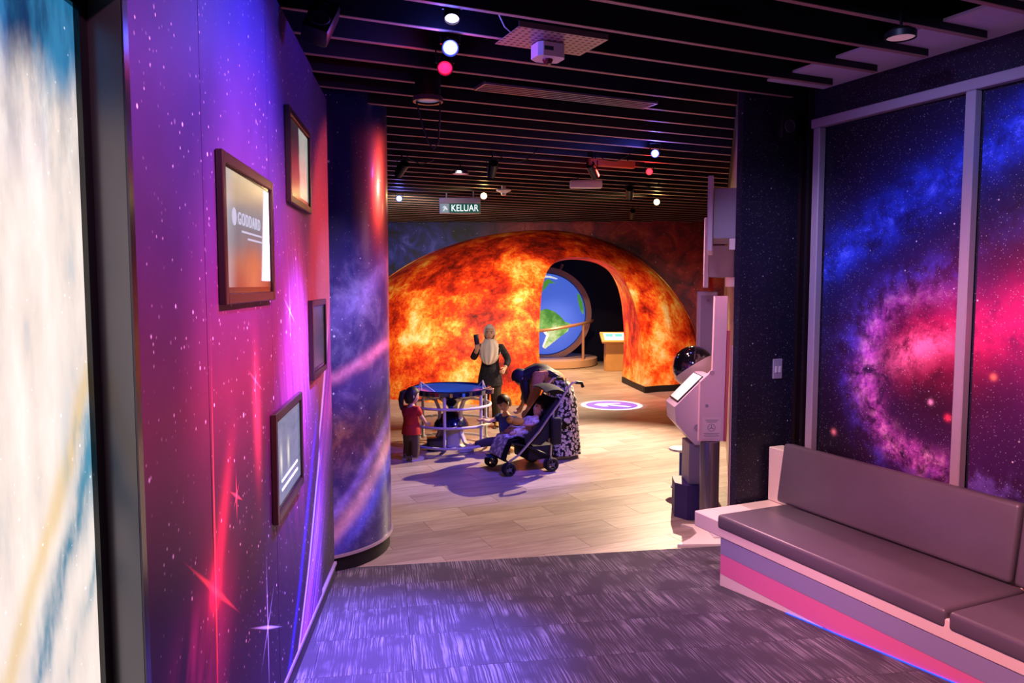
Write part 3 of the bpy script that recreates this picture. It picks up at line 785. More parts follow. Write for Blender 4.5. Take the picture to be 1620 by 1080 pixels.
m = MB(); m.prism([(-.085, -.05), (-.06, -.07), (.06, -.07), (.085, -.04), (.085, .05), (.03, .075), (-.04, .075), (-.085, .04)], .075); m.build('body', M_wplas, t, smooth=False)
MB().lathe([(0, -.03), (.018, -.026), (.03, -.004), (.03, 0)], 16, c=(0, 0, -.001)).build('sensor', mat('sensor_red', '#5a1420', rough=.2), t)
MB().box((-.055, -.0715, .03), (.0, -.0705, .052)).build('label_strip', mat('label_green', '#2a4a44', rough=.4), t, smooth=False)
# linear slot diffuser
t = thing('slot_diffuser', 'long grey linear slot air diffuser between the ceiling blades', 'vent', NU(1.95, 4.88, ZS-.03), BA)
M_alu = mat('aluminium', '#8f8a9c', rough=.35, metal=.6)
MB().box((0, -.09, .012), (1.35, .09, .02)).build('back_plate', M_dark, t, smooth=False)
for k in range(5): MB().box((0, -.092+k*.043, 0), (1.35, -.08+k*.043, .014)).build('slot_bar', M_alu, t, smooth=False)
for a in (-.012, 1.35): MB().box((a, -.092, 0), (a+.012, .092, .02)).build('end_cap', M_alu, t, smooth=False)
for a in (.2, 1.1): MB().cyl((a, 0, .02), (a, 0, .8), .006, 6).build('hanger', M_lampb, t)
# round recessed lights without power
def downlight(label, loc, r, em=None):
    t = thing('round_downlight', label, 'light', loc, 0, 'round downlights between the blades')
    MB().lathe([(r*.9, .0), (r, .0), (r, .03), (r*.6, .05), (0, .05)], 24).build('can', M_lampb, t)
    MB().cyl((0, 0, .05), (0, 0, 4.26-loc[2]), .008, 6).build('hanger', M_lampb, t)
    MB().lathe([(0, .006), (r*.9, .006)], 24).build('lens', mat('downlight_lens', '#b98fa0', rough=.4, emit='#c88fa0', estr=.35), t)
downlight('round pinkish downlight close to the mural wall', (1.98, 4.0, 3.40), .075)
downlight('round dull downlight left of the exit sign', (-.585, 8.75, 3.39), .10)
# wall speaker
t = thing('wall_speaker', 'black angled loudspeaker in the ceiling corner over the left wall', 'speaker', (-.93, 3.82, 3.42), R(20))
Ms = rot('X', -35) @ rot('Y', 20)
MB().bbox((-.065, -.05, -.12), (.065, .05, .12), .015, 2, Ms).build('cabinet', M_lampb, t)
MB().lathe([(0, 0), (.045, .0), (.05, .006), (.054, .0)], 20, M=Ms @ tr(0, -.051, -.04) @ rot('X', 90)).build('woofer', mat('grille', '#3a3442', rough=.5), t)
MB().lathe([(0, 0), (.022, .0), (.026, .005), (.03, .0)], 16, M=Ms @ tr(0, -.051, .06) @ rot('X', 90)).build('tweeter', MATS['grille'], t)
MB().tube([(0, .05, .05), (0, .08, .2), (0, .08, .45)], .012, 6).build('bracket', M_lampb, t)
# white linear luminaire, smoke detectors
t = thing('white_ceiling_box', 'white rectangular box light hanging under the far ceiling blades', 'light', (.93, 9.75, 3.36), R(2))
MB().bbox((-.20, -.06, 0), (.20, .06, .095), .012, 2).build('body', M_wplas, t)
for a in (-.1, .1): MB().cyl((a, 0, .095), (a, 0, .9), .008, 8).build('hanger', M_lampb, t)
t = thing('smoke_detector', 'white smoke detector right of the exit sign', 'detector', (-.115, 10.7, 3.38))
MB().lathe([(0, 0), (.03, .0), (.036, .03), (.06, .045), (.10, .06), (.10, .078), (.03, .085), (.03, .13), (0, .13)], 24).build('body', M_wplas, t)
MB().lathe([(0, -.008), (.012, -.006), (.014, 0)], 12).build('indicator', mat('indicator', '#a03030', emit='#ff5040', estr=.6), t)
# black track spots and cables in the far ceiling
def track_spot(label, loc, yaw, cable=True):
    t = thing('track_spot', label, 'spotlight', loc, R(yaw), 'unlit black track spots in the far ceiling')
    Mq = rot('X', 55)
    MB().lathe([(0, -.1), (.045, -.1), (.05, .08), (.042, .08), (.04, .06), (0, .055)], 18, M=Mq).build('housing', M_lampb, t)
    MB().tube([(-.056, 0, 0), (-.06, 0, .09), (.06, 0, .09), (.056, 0, 0)], .006, 6).build('yoke', M_lampb, t)
    MB().cyl((0, 0, .09), (0, 0, .3), .009, 8).build('hanger', M_lampb, t)
    if cable: MB().tube([(.0, .02, .2), (.12, .02, .1), (.26, .02, .07), (.4, .02, .12), (.5, .02, .25)], .005, 6).build('cable', M_lampb, t)
for lab, loc, yaw in (('unlit track spot straight above the phone-holding visitor', (-.2, 7.9, 3.33), 10), ('unlit track spot left of the ceiling centre over the play table', (-1.15, 8.1, 3.36), 40), ('unlit track spot in front of the orange lit blade', (.85, 8.2, 3.36), -30), ('unlit track spot right of the white box light', (1.55, 10.2, 3.36), -10), ('small unlit spot above the dome crown', (2.1, 13.5, 3.38), 0)):
    track_spot(lab, loc, yaw)
t = thing('lit_blade_piece', 'short ceiling blade piece coloured orange as if lit by the far red lamp', 'panel', NU(4.35, 7.13, 3.40), BA)
MB().bbox((-.28, -.03, 0), (.28, .03, .075), .008, 1).build('blade_piece', mat('orange_lamplight', '#f0602c', rough=.5), t)  # lamp light on the blade is put into its orange colour
for a in (-.2, .2): MB().cyl((a, 0, .075), (a, 0, .86), .008, 6).build('hanger', M_lampb, t)
t = thing('wall_speaker', 'small dark loudspeaker high on the starry corner wall', 'speaker', NU(4.12, UB, 3.2), BA)
MB().bbox((-.07, -.1, 0), (.07, -.004, .2), .012, 2).build('cabinet', M_lampb, t)
MB().lathe([(0, 0), (.04, 0), (.046, .006), (.05, 0)], 18, M=tr(0, -.101, .09) @ rot('X', 90)).build('woofer', MATS['grille'], t)
# exit sign
t = thing('exit_sign', 'hanging exit sign reading KELUAR in white on green', 'sign', (-.775, 11.5, 3.2))
M_sgn = mat('sign_green', '#2c6a5c', rough=.4, emit='#2a6a5a', estr=.35); M_sgw = mat('sign_frame', '#d8cfc4', rough=.4); M_sgl = mat('sign_letter', '#ffffff', emit='#f2fff8', estr=.9)
MB().bbox((-.305, -.03, 0), (.305, .03, .155), .006, 1).build('panel', M_sgw, t)
MB().bbox((-.305, -.045, .157), (.305, .045, .235), .008, 1).build('housing', M_sgw, t)
MB().box((-.15, -.033, .012), (.297, -.0305, .147)).build('green_field', M_sgn, t, smooth=False)
text_mesh('KELUAR', .14, M_sgl, 'lettering', t, tr(.074, -.0345, .078) @ Matrix.Scale(.80, 4, (1,0,0)) @ rot('X', 90))
MB().box((-.29, -.033, .012), (-.16, -.0305, .147)).build('pictogram_field', mat('sign_pale', '#9fb8b0', rough=.4, emit='#9fb8b0', estr=.3), t, smooth=False)
M_pic = mat('sign_pictogram', '#e8f4ee', emit='#e8f4ee', estr=.6)
MB().prism([(-.25, .04), (-.235, .04), (-.215, .075), (-.19, .05), (-.18, .06), (-.205, .1), (-.23, .115), (-.255, .09), (-.245, .085), (-.23, .1), (-.222, .095)], .001, tr(0, -.0335, 0) @ rot('X', 90)).build('pictogram', M_pic, t, smooth=False)
for a in (-.2, .2): MB().cyl((a, 0, .235), (a, 0, 1.06), .01, 8).build('hanger', M_sgw, t)

# --- projected ring and arrow of light, painted as flat discs on the floor
t = thing('painted_arrow_light', 'round violet light projection with white ring and arrow, painted on the floor', 'painted projection', (1.78, 13.55, .0), R(12))
MB().lathe([(0, .001), (.46, .001), (.46, .003), (0, .003)], 48).build('disc', mat('projection_violet', '#8a66e0', rough=.6), t)
M_mk = mat('projection_white', '#ffffff', rough=.6)
MB().lathe([(.46, .001), (.55, .001), (.55, .004), (.46, .004)], 48).build('ring', M_mk, t)
m = MB(); m.prism([(-.30, .10), (-.18, .22), (.22, .02-.0+.2), (.22, .12), (-.02, .13), (.30, -.24), (.20, -.30), (-.10, .02), (-.10, -.14), (-.2, -.12)], .002, tr(0, 0, .0035)); m.build('arrow', M_mk, t, smooth=False)

# --- globe exhibit in the room behind the passage
gx, gy, gz = .885, 20.7, 1.36
t = thing('globe_exhibit', 'giant illuminated earth globe in a bronze ring seen through the passage', 'globe', (gx, gy, 0))
RG = 1.09
gl = MB().sphere((0, 0, gz), RG, 48, 28).build('globe', mat('ocean', '#4a68d8', rough=.9, spec=.0, emit='#5272e8', estr=.6), t)
def inpoly(x, y, P):
    r = False; j = len(P)-1
    for i in range(len(P)):
        if (P[i][1] > y) != (P[j][1] > y) and x < (P[j][0]-P[i][0])*(y-P[i][1])/(P[j][1]-P[i][1])+P[i][0]: r = not r
        j = i
    return r
def land(px, name, m_, rr=1.003):
    PP = [((a-119)/360*.98, (524-b)/360*.98) for a, b in px]; st = .012; m = MB()
    xs = [p[0] for p in PP]; zs = [p[1] for p in PP]; i0, i1 = int(min(xs)/st)-1, int(max(xs)/st)+1; k0, k1 = int(min(zs)/st)-1, int(max(zs)/st)+1
    for i in range(i0, i1+1):
        for k in range(k0, k1+1):
            if inpoly((i+.5)*st, (k+.5)*st, PP):
                q = []
                for a, b in ((i, k), (i+1, k), (i+1, k+1), (i, k+1)):
                    X, Z = a*st, b*st; q.append((X*RG*rr, -RG*rr*math.sqrt(max(.0, 1-X*X-Z*Z)), gz+Z*RG*rr))
                m.add(q, [(0, 1, 2, 3)])
    return m.build(name, m_, gl, smooth=False)
def f_land(g):
    v = g.coord(); n = g.noise(v, 3.2, 5, .65); x, y, z = g.sep(v)
    return g.ramp(n+(1.1-z)*.35, [(.35, lin('#4f8f3c')), (.52, lin('#8fc060')), (.68, lin('#dfe8a0')), (.85, lin('#f4f0d8'))])
M_land = mat('land', fn=f_land, rough=.8, spec=.0, emit='fn', estr=.75); M_ice = mat('land_ice', '#f0f4f4', emit='#f0f4f6', estr=.6)
land([(20,470),(75,480),(115,465),(180,485),(240,530),(280,580),(335,600),(310,665),(240,715),(170,775),(115,825),(95,815),(140,700),(130,680),(100,650),(40,640),(0,560)], 'continent', M_land)
land([(70,645),(105,650),(138,680),(142,700),(98,815),(88,800),(120,700),(90,665)], 'coast', M_ice, 1.005)
land([(20,300),(85,300),(100,235),(140,205),(205,250),(150,245),(115,290),(80,320),(20,340)], 'continent', M_land)
land([(95,176),(160,180),(228,205),(222,214),(160,200),(100,198)], 'ice_cap', M_ice)
land([(400,335),(425,345),(455,420),(460,520),(440,510),(425,480),(405,420)], 'continent', M_land)
M_brz = mat('bronze', '#b98a74', rough=.35, metal=.25)
m = MB(); prof = [(1.115, -.07), (1.26, -.07), (1.26, .07), (1.115, .07), (1.115, -.07)]
m.lathe(prof, 72, c=(0, 0, gz), M=rot('X', 90)); m.build('meridian_ring', M_brz, t)
m = MB(); pts = []
for i in range(33):
    a = R(185+170*i/32); pts.append((1.3*math.cos(a), 1.3*math.sin(a), .98+.28*math.cos(a)*.7+.02))
m.tube(pts, .04, 8); m.build('handrail', M_brz, t)
for a in (230, 318):
    x, y = 1.3*math.cos(R(a)), 1.3*math.sin(R(a)); z = .98+.28*math.cos(R(a))*.7
    MB().cyl((x, y, .2), (x, y, z), .035, 10).build('post', M_brz, t)
MB().lathe([(0, .02), (1.42, .02), (1.42, .2), (0, .2)], 56).build('platform', mat('platform_wood', '#c09a80', rough=.5), t)
MB().cyl((.42, 0, gz+1.19), (.48, 0, gz+1.34), .04, 10).build('axis_pin', M_brz, t)
MB().box((-.18, -.12, .2), (.18, .12, gz-1.2)).build('pedestal', M_brz, t)
# screen pedestal in the inner room
t = thing('screen_pedestal', 'wooden pedestal with a sloping touch screen beside the giant globe', 'kiosk', (2.55, 19.05, 0), R(3))
M_wd = mat('pedestal_wood', fn=lambda g: g.mix(g.noise(g.coord(), 3., 4), lin('#b98450'), lin('#d8a870')), rough=.5)
MB().bbox((-.23, -.14, 0), (.23, .14, .80), .01, 1).build('body', M_wd, t)
Mx = tr(0, -.02, .80) @ rot('X', 28)
MB().bbox((-.34, -.22, 0), (.34, .24, .06), .01, 1, Mx).build('head', M_wd, t)
sp = MB().box((-.26, -.15, .061), (.26, .17, .065), Mx).build('screen', mat('screen_pale', '#dfeeee', rough=.2, emit='#d8ecec', estr=.8), t, smooth=False)
for k in (-.13, .1): MB().box((k-.08, -.0, .0655), (k+.1, .13, .067), Mx).build('picture', mat('screen_teal', '#4aa8b8', emit='#4aa8b8', estr=.7), sp, smooth=False)
# ================================================================ FAR ROOM FURNITURE
M_wm = mat('white_tube', '#d6cfcc', rough=.32, spec=.5); M_navy = mat('navy_gloss', '#12183a', rough=.12, spec=.7, coat=.4)
t = thing('gravity_well_table', 'round play table with glossy blue bowl on a white tubular cage', 'table', (-.81, 10.07, 0))
MB().lathe([(.505, .79), (.49, .772), (.36, .745), (.2, .70), (.08, .62), (.03, .5), (.0, .5)], 56).build('bowl', mat('bowl_blue', '#2450d8', rough=.18, spec=.8, coat=.5), t)
MB().lathe([(.505, .79), (.525, .80), (.54, .79), (.53, .735), (.45, .70), (.2, .66), (.12, .6), (.06, .55), (.0, .55)], 56).build('bowl_shell', M_navy, t)
for k in range(6):
    a = R(-95+60*k); x, y = .5*math.cos(a), .5*math.sin(a)
    MB().cyl((x, y, .055), (x, y, .735), .02, 12).build('post', M_wm, t)
for z, r_ in ((.575, .525), (.335, .525), (.075, .525)): MB().ring((0, 0, z), r_, .018, 56, 8).build('hoop', M_wm, t)
MB().lathe([(.0, .0), (.2, .0), (.2, .02), (.17, .05), (.16, .28), (.0, .28)], 32).build('pedestal', mat('pedestal_grey', '#b4adac', rough=.5), t)
MB().lathe([(.235, .28), (.22, .33), (.15, .42), (.06, .49), (.0, .5)], 32).build('cone_cover', M_navy, t)
for a in (-35, 85, 205):
    c, s = math.cos(R(a)), math.sin(R(a))
    MB().tube([(c*.42, s*.42, .03), (c*.24, s*.24, .07), (c*.17, s*.17, .2), (c*.16, s*.16, .5), (c*.22, s*.22, .64), (c*.34, s*.34, .69)], [(.022, .04)]*6, 8).build('support_arm', mat('arm_grey', '#bab2b4', rough=.4), t)
# launch ramps clamped on the rim
def ramp_clip(a):
    c, s = math.cos(R(a)), math.sin(R(a)); d = Vector((-s, c, 0))
    p = Vector((c*.47, s*.47, .79))
    rp = MB().tube([p-d*.05, p+Vector((0,0,.11))-Vector((c,s,0))*.02], .008, 6).tube([p+d*.05, p+Vector((0,0,.11))-Vector((c,s,0))*.02], .008, 6).tube([p+Vector((0,0,.11))-Vector((c,s,0))*.02, p-Vector((c*.16,s*.16,.02))+d*.12], .007, 6).build('launch_ramp', mat('ramp_clear', '#cfc6dc', rough=.2), t)
ramp_clip(215); ramp_clip(-18)
for a, cc in ((-85, '#e8c83a'), (-68, '#58c0d8'), (-110, '#2a2a30')):
    c, s = math.cos(R(a)), math.sin(R(a))
    MB().bbox((-.018, -.004, -.025), (.018, .004, .025), .002, 1, tr(c*.537, s*.537, .755) @ Matrix.Rotation(R(a+90), 4, 'Z')).build('sticker', mat('sticker_'+cc, cc, rough=.5), t)
MB().lathe([(0, 0), (.07, 0), (.07, .06), (0, .06)], 18, c=(.5, -.16, .736)).build('coin_cup', mat('cup_brown', '#6a4a40', rough=.4), t)
for ang, z in ((20, .745), (150, .75)): MB().ring((.5, -.16, z+.05), .071, .006, 18, 6).build('cup_ring', mat('cup_band', '#c8a080', rough=.4), t) if ang == 20 else None
t = thing('floor_speaker_box', 'small dark box on the floor beneath the play table', 'box', (-.98, 9.86, 0), R(8))
MB().bbox((-.13, -.1, .0), (.13, .1, .16), .012, 2).build('body', M_lampb, t)
MB().bbox((-.10, -.104, .03), (.10, -.1, .13), .002, 1).build('grille', MATS['grille'], t)
MB().tube([(.13, 0, .03), (.25, -.08, .008), (.4, -.05, .008), (.5, .1, .008)], .007, 6).build('cable', M_lampb, t)

# --- stroller (local +x = front, +y = the side turned to the camera)
sa = math.atan2(-.43, -.9)
t = thing('stroller', 'black folding baby stroller with silver frame and double wheels', 'stroller', (.10, 8.83, 0), sa)
M_sil = mat('silver_tube', '#b8b2ae', rough=.28, metal=.6); M_fab = mat('stroller_fabric', fn=lambda g: g.mix(g.noise(g.coord(), 30., 3), lin('#0c0b0d'), lin('#221e20')), rough=.8); M_tyre = mat('tyre', '#17161a', rough=.6); M_hub = mat('hub_grey', '#6a666c', rough=.4); M_bcap = mat('caster_blue', '#1c55d8', rough=.25, coat=.4)
def wheel_pair(x, y, r, cap):
    for k, dy in enumerate((-.034, .034)):
        w_ = MB().lathe([(r*.62, -.014), (r*.9, -.017), (r, -.008), (r, .008), (r*.9, .017), (r*.62, .014), (r*.62, -.014)], 28, c=(x, y+dy, r), M=rot('X', 90)).build('wheel', M_tyre, t)
        m = MB().lathe([(0, -.011), (.02, -.013), (.02, .013), (0, .011)], 14, c=(x, y+dy, r), M=rot('X', 90))
        for q in range(5):
            a = R(72*q+10); m.tube([(x, y+dy, r), (x+math.cos(a)*r*.64, y+dy, r+math.sin(a)*r*.64)], .007, 6)
        m.build('hub', M_hub, w_)
    MB().cyl((x, y-.05, r), (x, y+.05, r), .008, 8).build('axle', M_hub, t)
    MB().bbox((x-.03, y-.015 if cap is None else y-.05, r-.01 if cap is None else r+.04), (x+.035 if cap is None else x+.06, y+.015 if cap is None else y+.05, r+.075 if cap is None else r+.09), .01, 2).build('caster_fork', M_fab if cap is None else cap, t)
for x, y, r, cp in ((.27, .24, .072, None), (.27, -.24, .072, M_bcap), (-.27, .25, .08, None), (-.27, -.25, .08, None)): wheel_pair(x, y, r, cp)
for y in (.235, -.235):
    MB().tube([(.27, y, .15), (.14, y, .22), (-.12, y, .47), (-.38, y, .78), (-.50, y, .95), (-.56, y, 1.01), (-.62, y, 1.01)], .013, 8).build('side_pole', M_sil, t)
    MB().tube([(-.60, y, 1.01), (-.68, y, 1.0), (-.70, y, .95)], .02, 8).build('grip', M_lampb, t)
    MB().tube([(-.27, y, .16), (-.29, y, .45), (-.31, y, .69)], .012, 8).build('rear_strut', M_sil, t)
    MB().tube([(-.27, y, .17), (.0, y*.9, .30), (.22, y*.85, .36)], .011, 8).build('seat_tube', M_lampb, t)
    m = MB(); m.prism([(.04, .34), (-.16, .30), (-.31, .40), (-.42, .80), (-.36, .82), (-.12, .53), (.05, .42)], .006, tr(0, y*.86+.003, 0) @ rot('X', 90)); m.build('side_panel', M_fab, t, smooth=False)
MB().tube([(.27, -.24, .14), (.24, 0, .17), (.27, .24, .14)], .01, 8).build('front_bar', M_lampb, t)
MB().tube([(-.27, -.25, .15), (-.27, .25, .15)], .01, 8).build('rear_bar', M_sil, t)
prof = [(.30, .16), (.27, .26), (.22, .36), (.12, .375), (.0, .35), (-.10, .345), (-.16, .40), (-.24, .54), (-.33, .70), (-.40, .82)]
MB().grid([[(x, y, z+.02*abs(y)/.2) for y in (-.2, -.1, 0, .1, .2)] for x, z in prof]+[[(x-.012, y, z-.012) for y in (-.2, -.1, 0, .1, .2)] for x, z in prof[::-1]]).build('seat_sling', M_fab, t)
A = []
for i in range(9):
    a = R(-8+i*12); A.append([(-.33+.20*math.cos(R(150)-a)*1.2, y, .72+.22*math.sin(R(150)-a)+.05*(1-(y/.22)**2)) for y in (-.22, -.15, -.07, 0, .07, .15, .22)])
MB().grid(A).grid([[(x*.98, y, z-.01) for x, y, z in row] for row in A]).build('canopy', M_fab, t)
MB().bbox((-.34, -.2, .13), (.0, .2, .30), .03, 2).build('basket', M_fab, t)
MB().bbox((-.40, .20, .30), (-.27, .285, .62), .03, 3).build('hanging_bag', M_fab, t)
MB().grid([[(x, y, z+.022) for y in (-.15, -.05, .05, .15)] for x, z in ((.33, .17), (.285, .27), (.23, .375), (.12, .395), (.02, .37))]+[[(x, y, z+.035) for y in (-.15, -.05, .05, .15)] for x, z in ((.02, .37), (.12, .395), (.23, .375), (.295, .27), (.34, .17))]).build('seat_pad', mat('pad_cream', fn=lambda g: g.mix(g.sm(g.noise(g.coord(), 22., 3), .48, .56), lin('#8f8494'), lin('#e6dcd4')), rough=.8), t)

# --- telescope kiosk group by the display wall
M_kw = mat('kiosk_white', '#d9ccd2', rough=.4); M_kg = mat('kiosk_grey', '#9a92a4', rough=.4); M_kd = mat('kiosk_dark', '#24222a', rough=.3)
t = thing('touch_console', 'white sloping touch screen console on a grey pedestal by the display wall', 'kiosk', (1.66, 7.0, 0))
P_ = [(-.19, 1.045), (.085, 1.325), (.16, 1.325), (.16, .70), (.0, .70), (-.175, .90)]
MB().prism([(x, z) for x, z in P_], .40, tr(0, .25, 0) @ rot('X', 90)).build('head', M_kw, t, smooth=False)
d = Vector((.275, 0, .28)).normalized(); nn = Vector((-d.z, 0, d.x))
Mx = Matrix(((d.x, 0, nn.x, -.19), (0, 1, 0, 0), (d.z, 0, nn.z, 1.045), (0, 0, 0, 1)))
sc_ = MB().bbox((.05, -.12, .0), (.38, .22, .012), .004, 1, Mx).build('screen_bezel', M_kd, t)
MB().box((.065, -.105, .0122), (.37, .205, .014), Mx).build('screen', mat('kiosk_screen', '#dfe4dc', rough=.15, emit='#d8dcd0', estr=.55), sc_, smooth=False)
MB().bbox((-.04, -.1, .32), (.14, .2, .70), .006, 1).build('pedestal', M_kg, t)
MB().lathe([(0, 0), (.03, 0), (.03, .02), (0, .02)], 18, M=tr(.02, -.152, .86) @ rot('X', 90)).build('knob', M_kg, t)
MB().prism([(-.15, -.02), (-.06, -.14), (.17, -.14), (.17, .24), (-.12, .24)], .319).build('foot', mat('foot_purple', '#3a2e72', rough=.5), t, smooth=False)
t = thing('mirror_globe', 'glossy dark mirrored globe in a cream cup above the touch console', 'globe', (1.80, 7.55, 0))
MB().sphere((0, 0, 1.34), .205, 36, 22).build('globe', mat('mirror_dark', '#15131c', rough=.06, spec=1., coat=.6), t)
cup = [(.214*math.cos(R(a)), .214*math.sin(R(a))) for a in range(-90, 1, 9)]
MB().lathe(cup, 36, c=(0, 0, 1.335), M=rot('X', -20) @ rot('Y', -30)).lathe([(.206, 0), (.214, 0)], 36, c=(0, 0, 1.335), M=rot('X', -20) @ rot('Y', -30)).build('cup', mat('cup_cream', '#dcc8b8', rough=.35), t)
MB().lathe([(.0, .0), (.14, .0), (.14, .02), (.05, .03), (.05, 1.15), (.0, 1.15)], 24, c=(.05, 0, 0)).build('stand', M_kg, t)
t = thing('information_mast', 'tall pink-white board on a steel column with printed warning label', 'board', (1.80, 6.68, 0))
MB().prism([(-.155, .775), (.06, .775), (.075, 2.05), (-.035, 2.05), (-.045, 1.40), (-.15, 1.30)], .05, tr(0, .025, 0) @ rot('X', 90)).build('board', mat('board_pink', '#ecc6cc', rough=.4), t, smooth=False)
MB().prism([(.062, .775), (.085, .775), (.10, 1.75), (.077, 1.75)], .08, tr(0, .04, 0) @ rot('X', 90)).build('side_fin', mat('fin_red', '#d86a70', rough=.4), t, smooth=False)
MB().lathe([(.0, .0), (.085, .0), (.085, .77), (.0, .77)], 28, c=(-.05, .0, 0)).build('column', mat('steel', '#8a8490', rough=.22, metal=.85), t)
M_ink = mat('ink', '#5a4a58', rough=.6)
lab = MB().box((-.125, -.0268, .80), (.035, -.0255, .985)).build('label_plate', mat('label_pale', '#f2d4d6', rough=.5), t, smooth=False)
for k, z in enumerate((.965, .955, .945)): MB().box((-.105+.01*k, -.0276, z-.002), (.018-.01*k, -.0268, z+.001)).build('text_line', M_ink, lab, smooth=False)
for k, z in enumerate((.845, .832, .822)): MB().box((-.115+.012*(k % 2), -.0276, z-.002), (.025-.012*(k % 2), -.0268, z+.001)).build('text_line', M_ink, lab, smooth=False)
MB().ring((-.045, -.0272, .895), .032, .0018, 28, 4, rot('X', 90)).build('icon_ring', M_ink, lab)
for a in (90, 210, 330):
    MB().tube([(-.045, -.0272, .895), (-.045+.024*math.cos(R(a)), -.0272, .895+.024*math.sin(R(a)))], .0022, 4).build('icon_blade', M_ink, lab)
MB().lathe([(0, 0), (.014, 0), (.014, .006), (0, .006)], 14, M=tr(-.09, -.026, 1.09) @ rot('X', 90)).build('bolt', M_kg, t)
MB().lathe([(0, 0), (.022, 0), (.022, .006), (0, .006)], 16, M=tr(-.05, -.026, 1.38) @ rot('X', 90)).build('cover_disc', mat('disc_pink', '#c8a4b0', rough=.4), t)
t = thing('slanted_panel_stand', 'tall grey-white rectangular panel standing behind the mirrored globe', 'panel', (2.0, 7.85, 0), R(4))
MB().bbox((-.10, -.03, .0), (.10, .03, 2.08), .008, 1).build('panel', M_kw, t)
MB().bbox((-.075, -.036, .1), (.075, -.0305, 2.04), .003, 1).build('inset', mat('inset_grey', '#b8a8b8', rough=.4), t)
MB().lathe([(0, 0), (.012, 0), (.012, .006), (0, .006)], 12, M=tr(0, -.036, 1.99) @ rot('X', 90)).build('bolt', M_kg, t)
MB().cyl((.06, .06, 2.0), (.06, .06, 2.34), .018, 10).build('red_tube', mat('tube_red', '#f0402c', rough=.4), t)
t = thing('pink_pole', 'slender pink-white square pole between the steel column and the wall', 'pole', (1.93, 6.62, 0))
MB().bbox((-.024, -.024, .0), (.024, .024, 1.62), .004, 1).build('post', mat('pole_pink', '#e4b4b4', rough=.4), t)
MB().box((-.012, -.0262, 1.0), (.004, -.0248, 1.09)).build('red_tag', mat('tag_red', '#c8303a', rough=.5), t, smooth=False)
MB().tube([(.02, -.02, 1.32), (.05, -.02, 1.25), (.05, -.02, 1.15), (.03, -.02, 1.1)], .008, 6).build('cable', M_lampb, t)
t = thing('round_stool', 'round white stool partly hidden behind the touch console', 'stool', (1.80, 8.0, 0))
MB().lathe([(0, .40), (.125, .40), (.14, .41), (.13, .425), (0, .43)], 32).build('seat', mat('stool_white', '#f0ece4', rough=.35), t)
MB().lathe([(0, .0), (.11, .0), (.11, .012), (.025, .03), (.025, .40), (0, .40)], 24).build('stem', mat('stool_blue', '#3040a8', rough=.4), t)
t = thing('fishtail_floor_plate', 'flat white fishtail-shaped base plate on the floor under the bench ledge', 'plate', (1.72, 6.42, 0))
MB().prism([(-.36, -.27), (.28, -.25), (.28, .25), (-.21, .27), (-.13, .17), (-.13, .02), (-.22, -.12)], .02, None).build('plate', mat('plate_white', '#efe2d8', rough=.4), t, smooth=False)
MB().bbox((-.02, -.12, .02), (.2, .14, .035), .004, 1).build('boss', M_kw, t)
# two displays seen edge-on high on the display wall
def side_display(label, y, z0, z1, d0, d1, bz0, bz1, L):
    t = thing('wall_display_box', label, 'display', EDG+DW*y+Vector((0, 0, z0)), DA, 'wall displays seen from their edge')
    MB().bbox((0, .002, bz0-z0), (L, d0, bz1-z0), .004, 1).build('mount_box', mat('box_grey', '#8f8796', rough=.35), t)
    MB().bbox((-.03, d0+.001, 0), (L+.03, d1, z1-z0), .006, 1).build('face_panel', mat('panel_edge', '#c4b4c0', rough=.4), t)
    MB().box((-.002, .0, bz0-z0-.09), (.04, d0*.35, bz0-z0-.001)).build('bracket', M_cream, t, smooth=False)
side_display('upper grey wall display seen edge-on above the steel column', .62, 2.42, 3.02, .20, .245, 2.52, 2.92, .9)
side_display('lower grey wall display seen edge-on behind the upper one', 1.75, 2.12, 2.78, .24, .285, 2.22, 2.52, .8)
# ================================================================ PEOPLE
M_skin = mat('skin', fn=lambda g: g.mix(g.noise(g.coord(), 12., 2), lin('#c8987a'), lin('#dcb094')), rough=.5, spec=.3); M_eye = mat('eye_dark', '#1a1210', rough=.2); M_lip = mat('lip', '#9a4a44', rough=.5)
M_hair = mat('hair_dark', fn=lambda g: g.mix(g.noise(g.coord(), 60., 3), lin('#1c120f'), lin('#3a2620')), rough=.5)
def skin_geo(nodes, sub=2):
    """nodes: (Vector, radius, parent index) - a continuous tapered surface around the skeleton"""
    me = bpy.data.meshes.new('sk'); me.from_pydata([tuple(p) for p, r, q in nodes], [(q, i) for i, (p, r, q) in enumerate(nodes) if q is not None], [])
    o = bpy.data.objects.new('sk', me); COL.objects.link(o)
    o.modifiers.new('s', 'SKIN'); sb = o.modifiers.new('u', 'SUBSURF'); sb.levels = sub; sb.render_levels = sub
    for i, (p, r, q) in enumerate(nodes):
        d = me.skin_vertices[0].data[i]; d.radius = (r, r) if not isinstance(r, tuple) else r; d.use_root = (q is None)
    bpy.context.view_layer.update()
    ev = o.evaluated_get(bpy.context.evaluated_depsgraph_get()); m2 = ev.to_mesh()
    vs = [v.co.copy() for v in m2.vertices]; fs = [tuple(p.vertices) for p in m2.polygons]
    ev.to_mesh_clear(); bpy.data.objects.remove(o); bpy.data.meshes.remove(me)
    return vs, fs
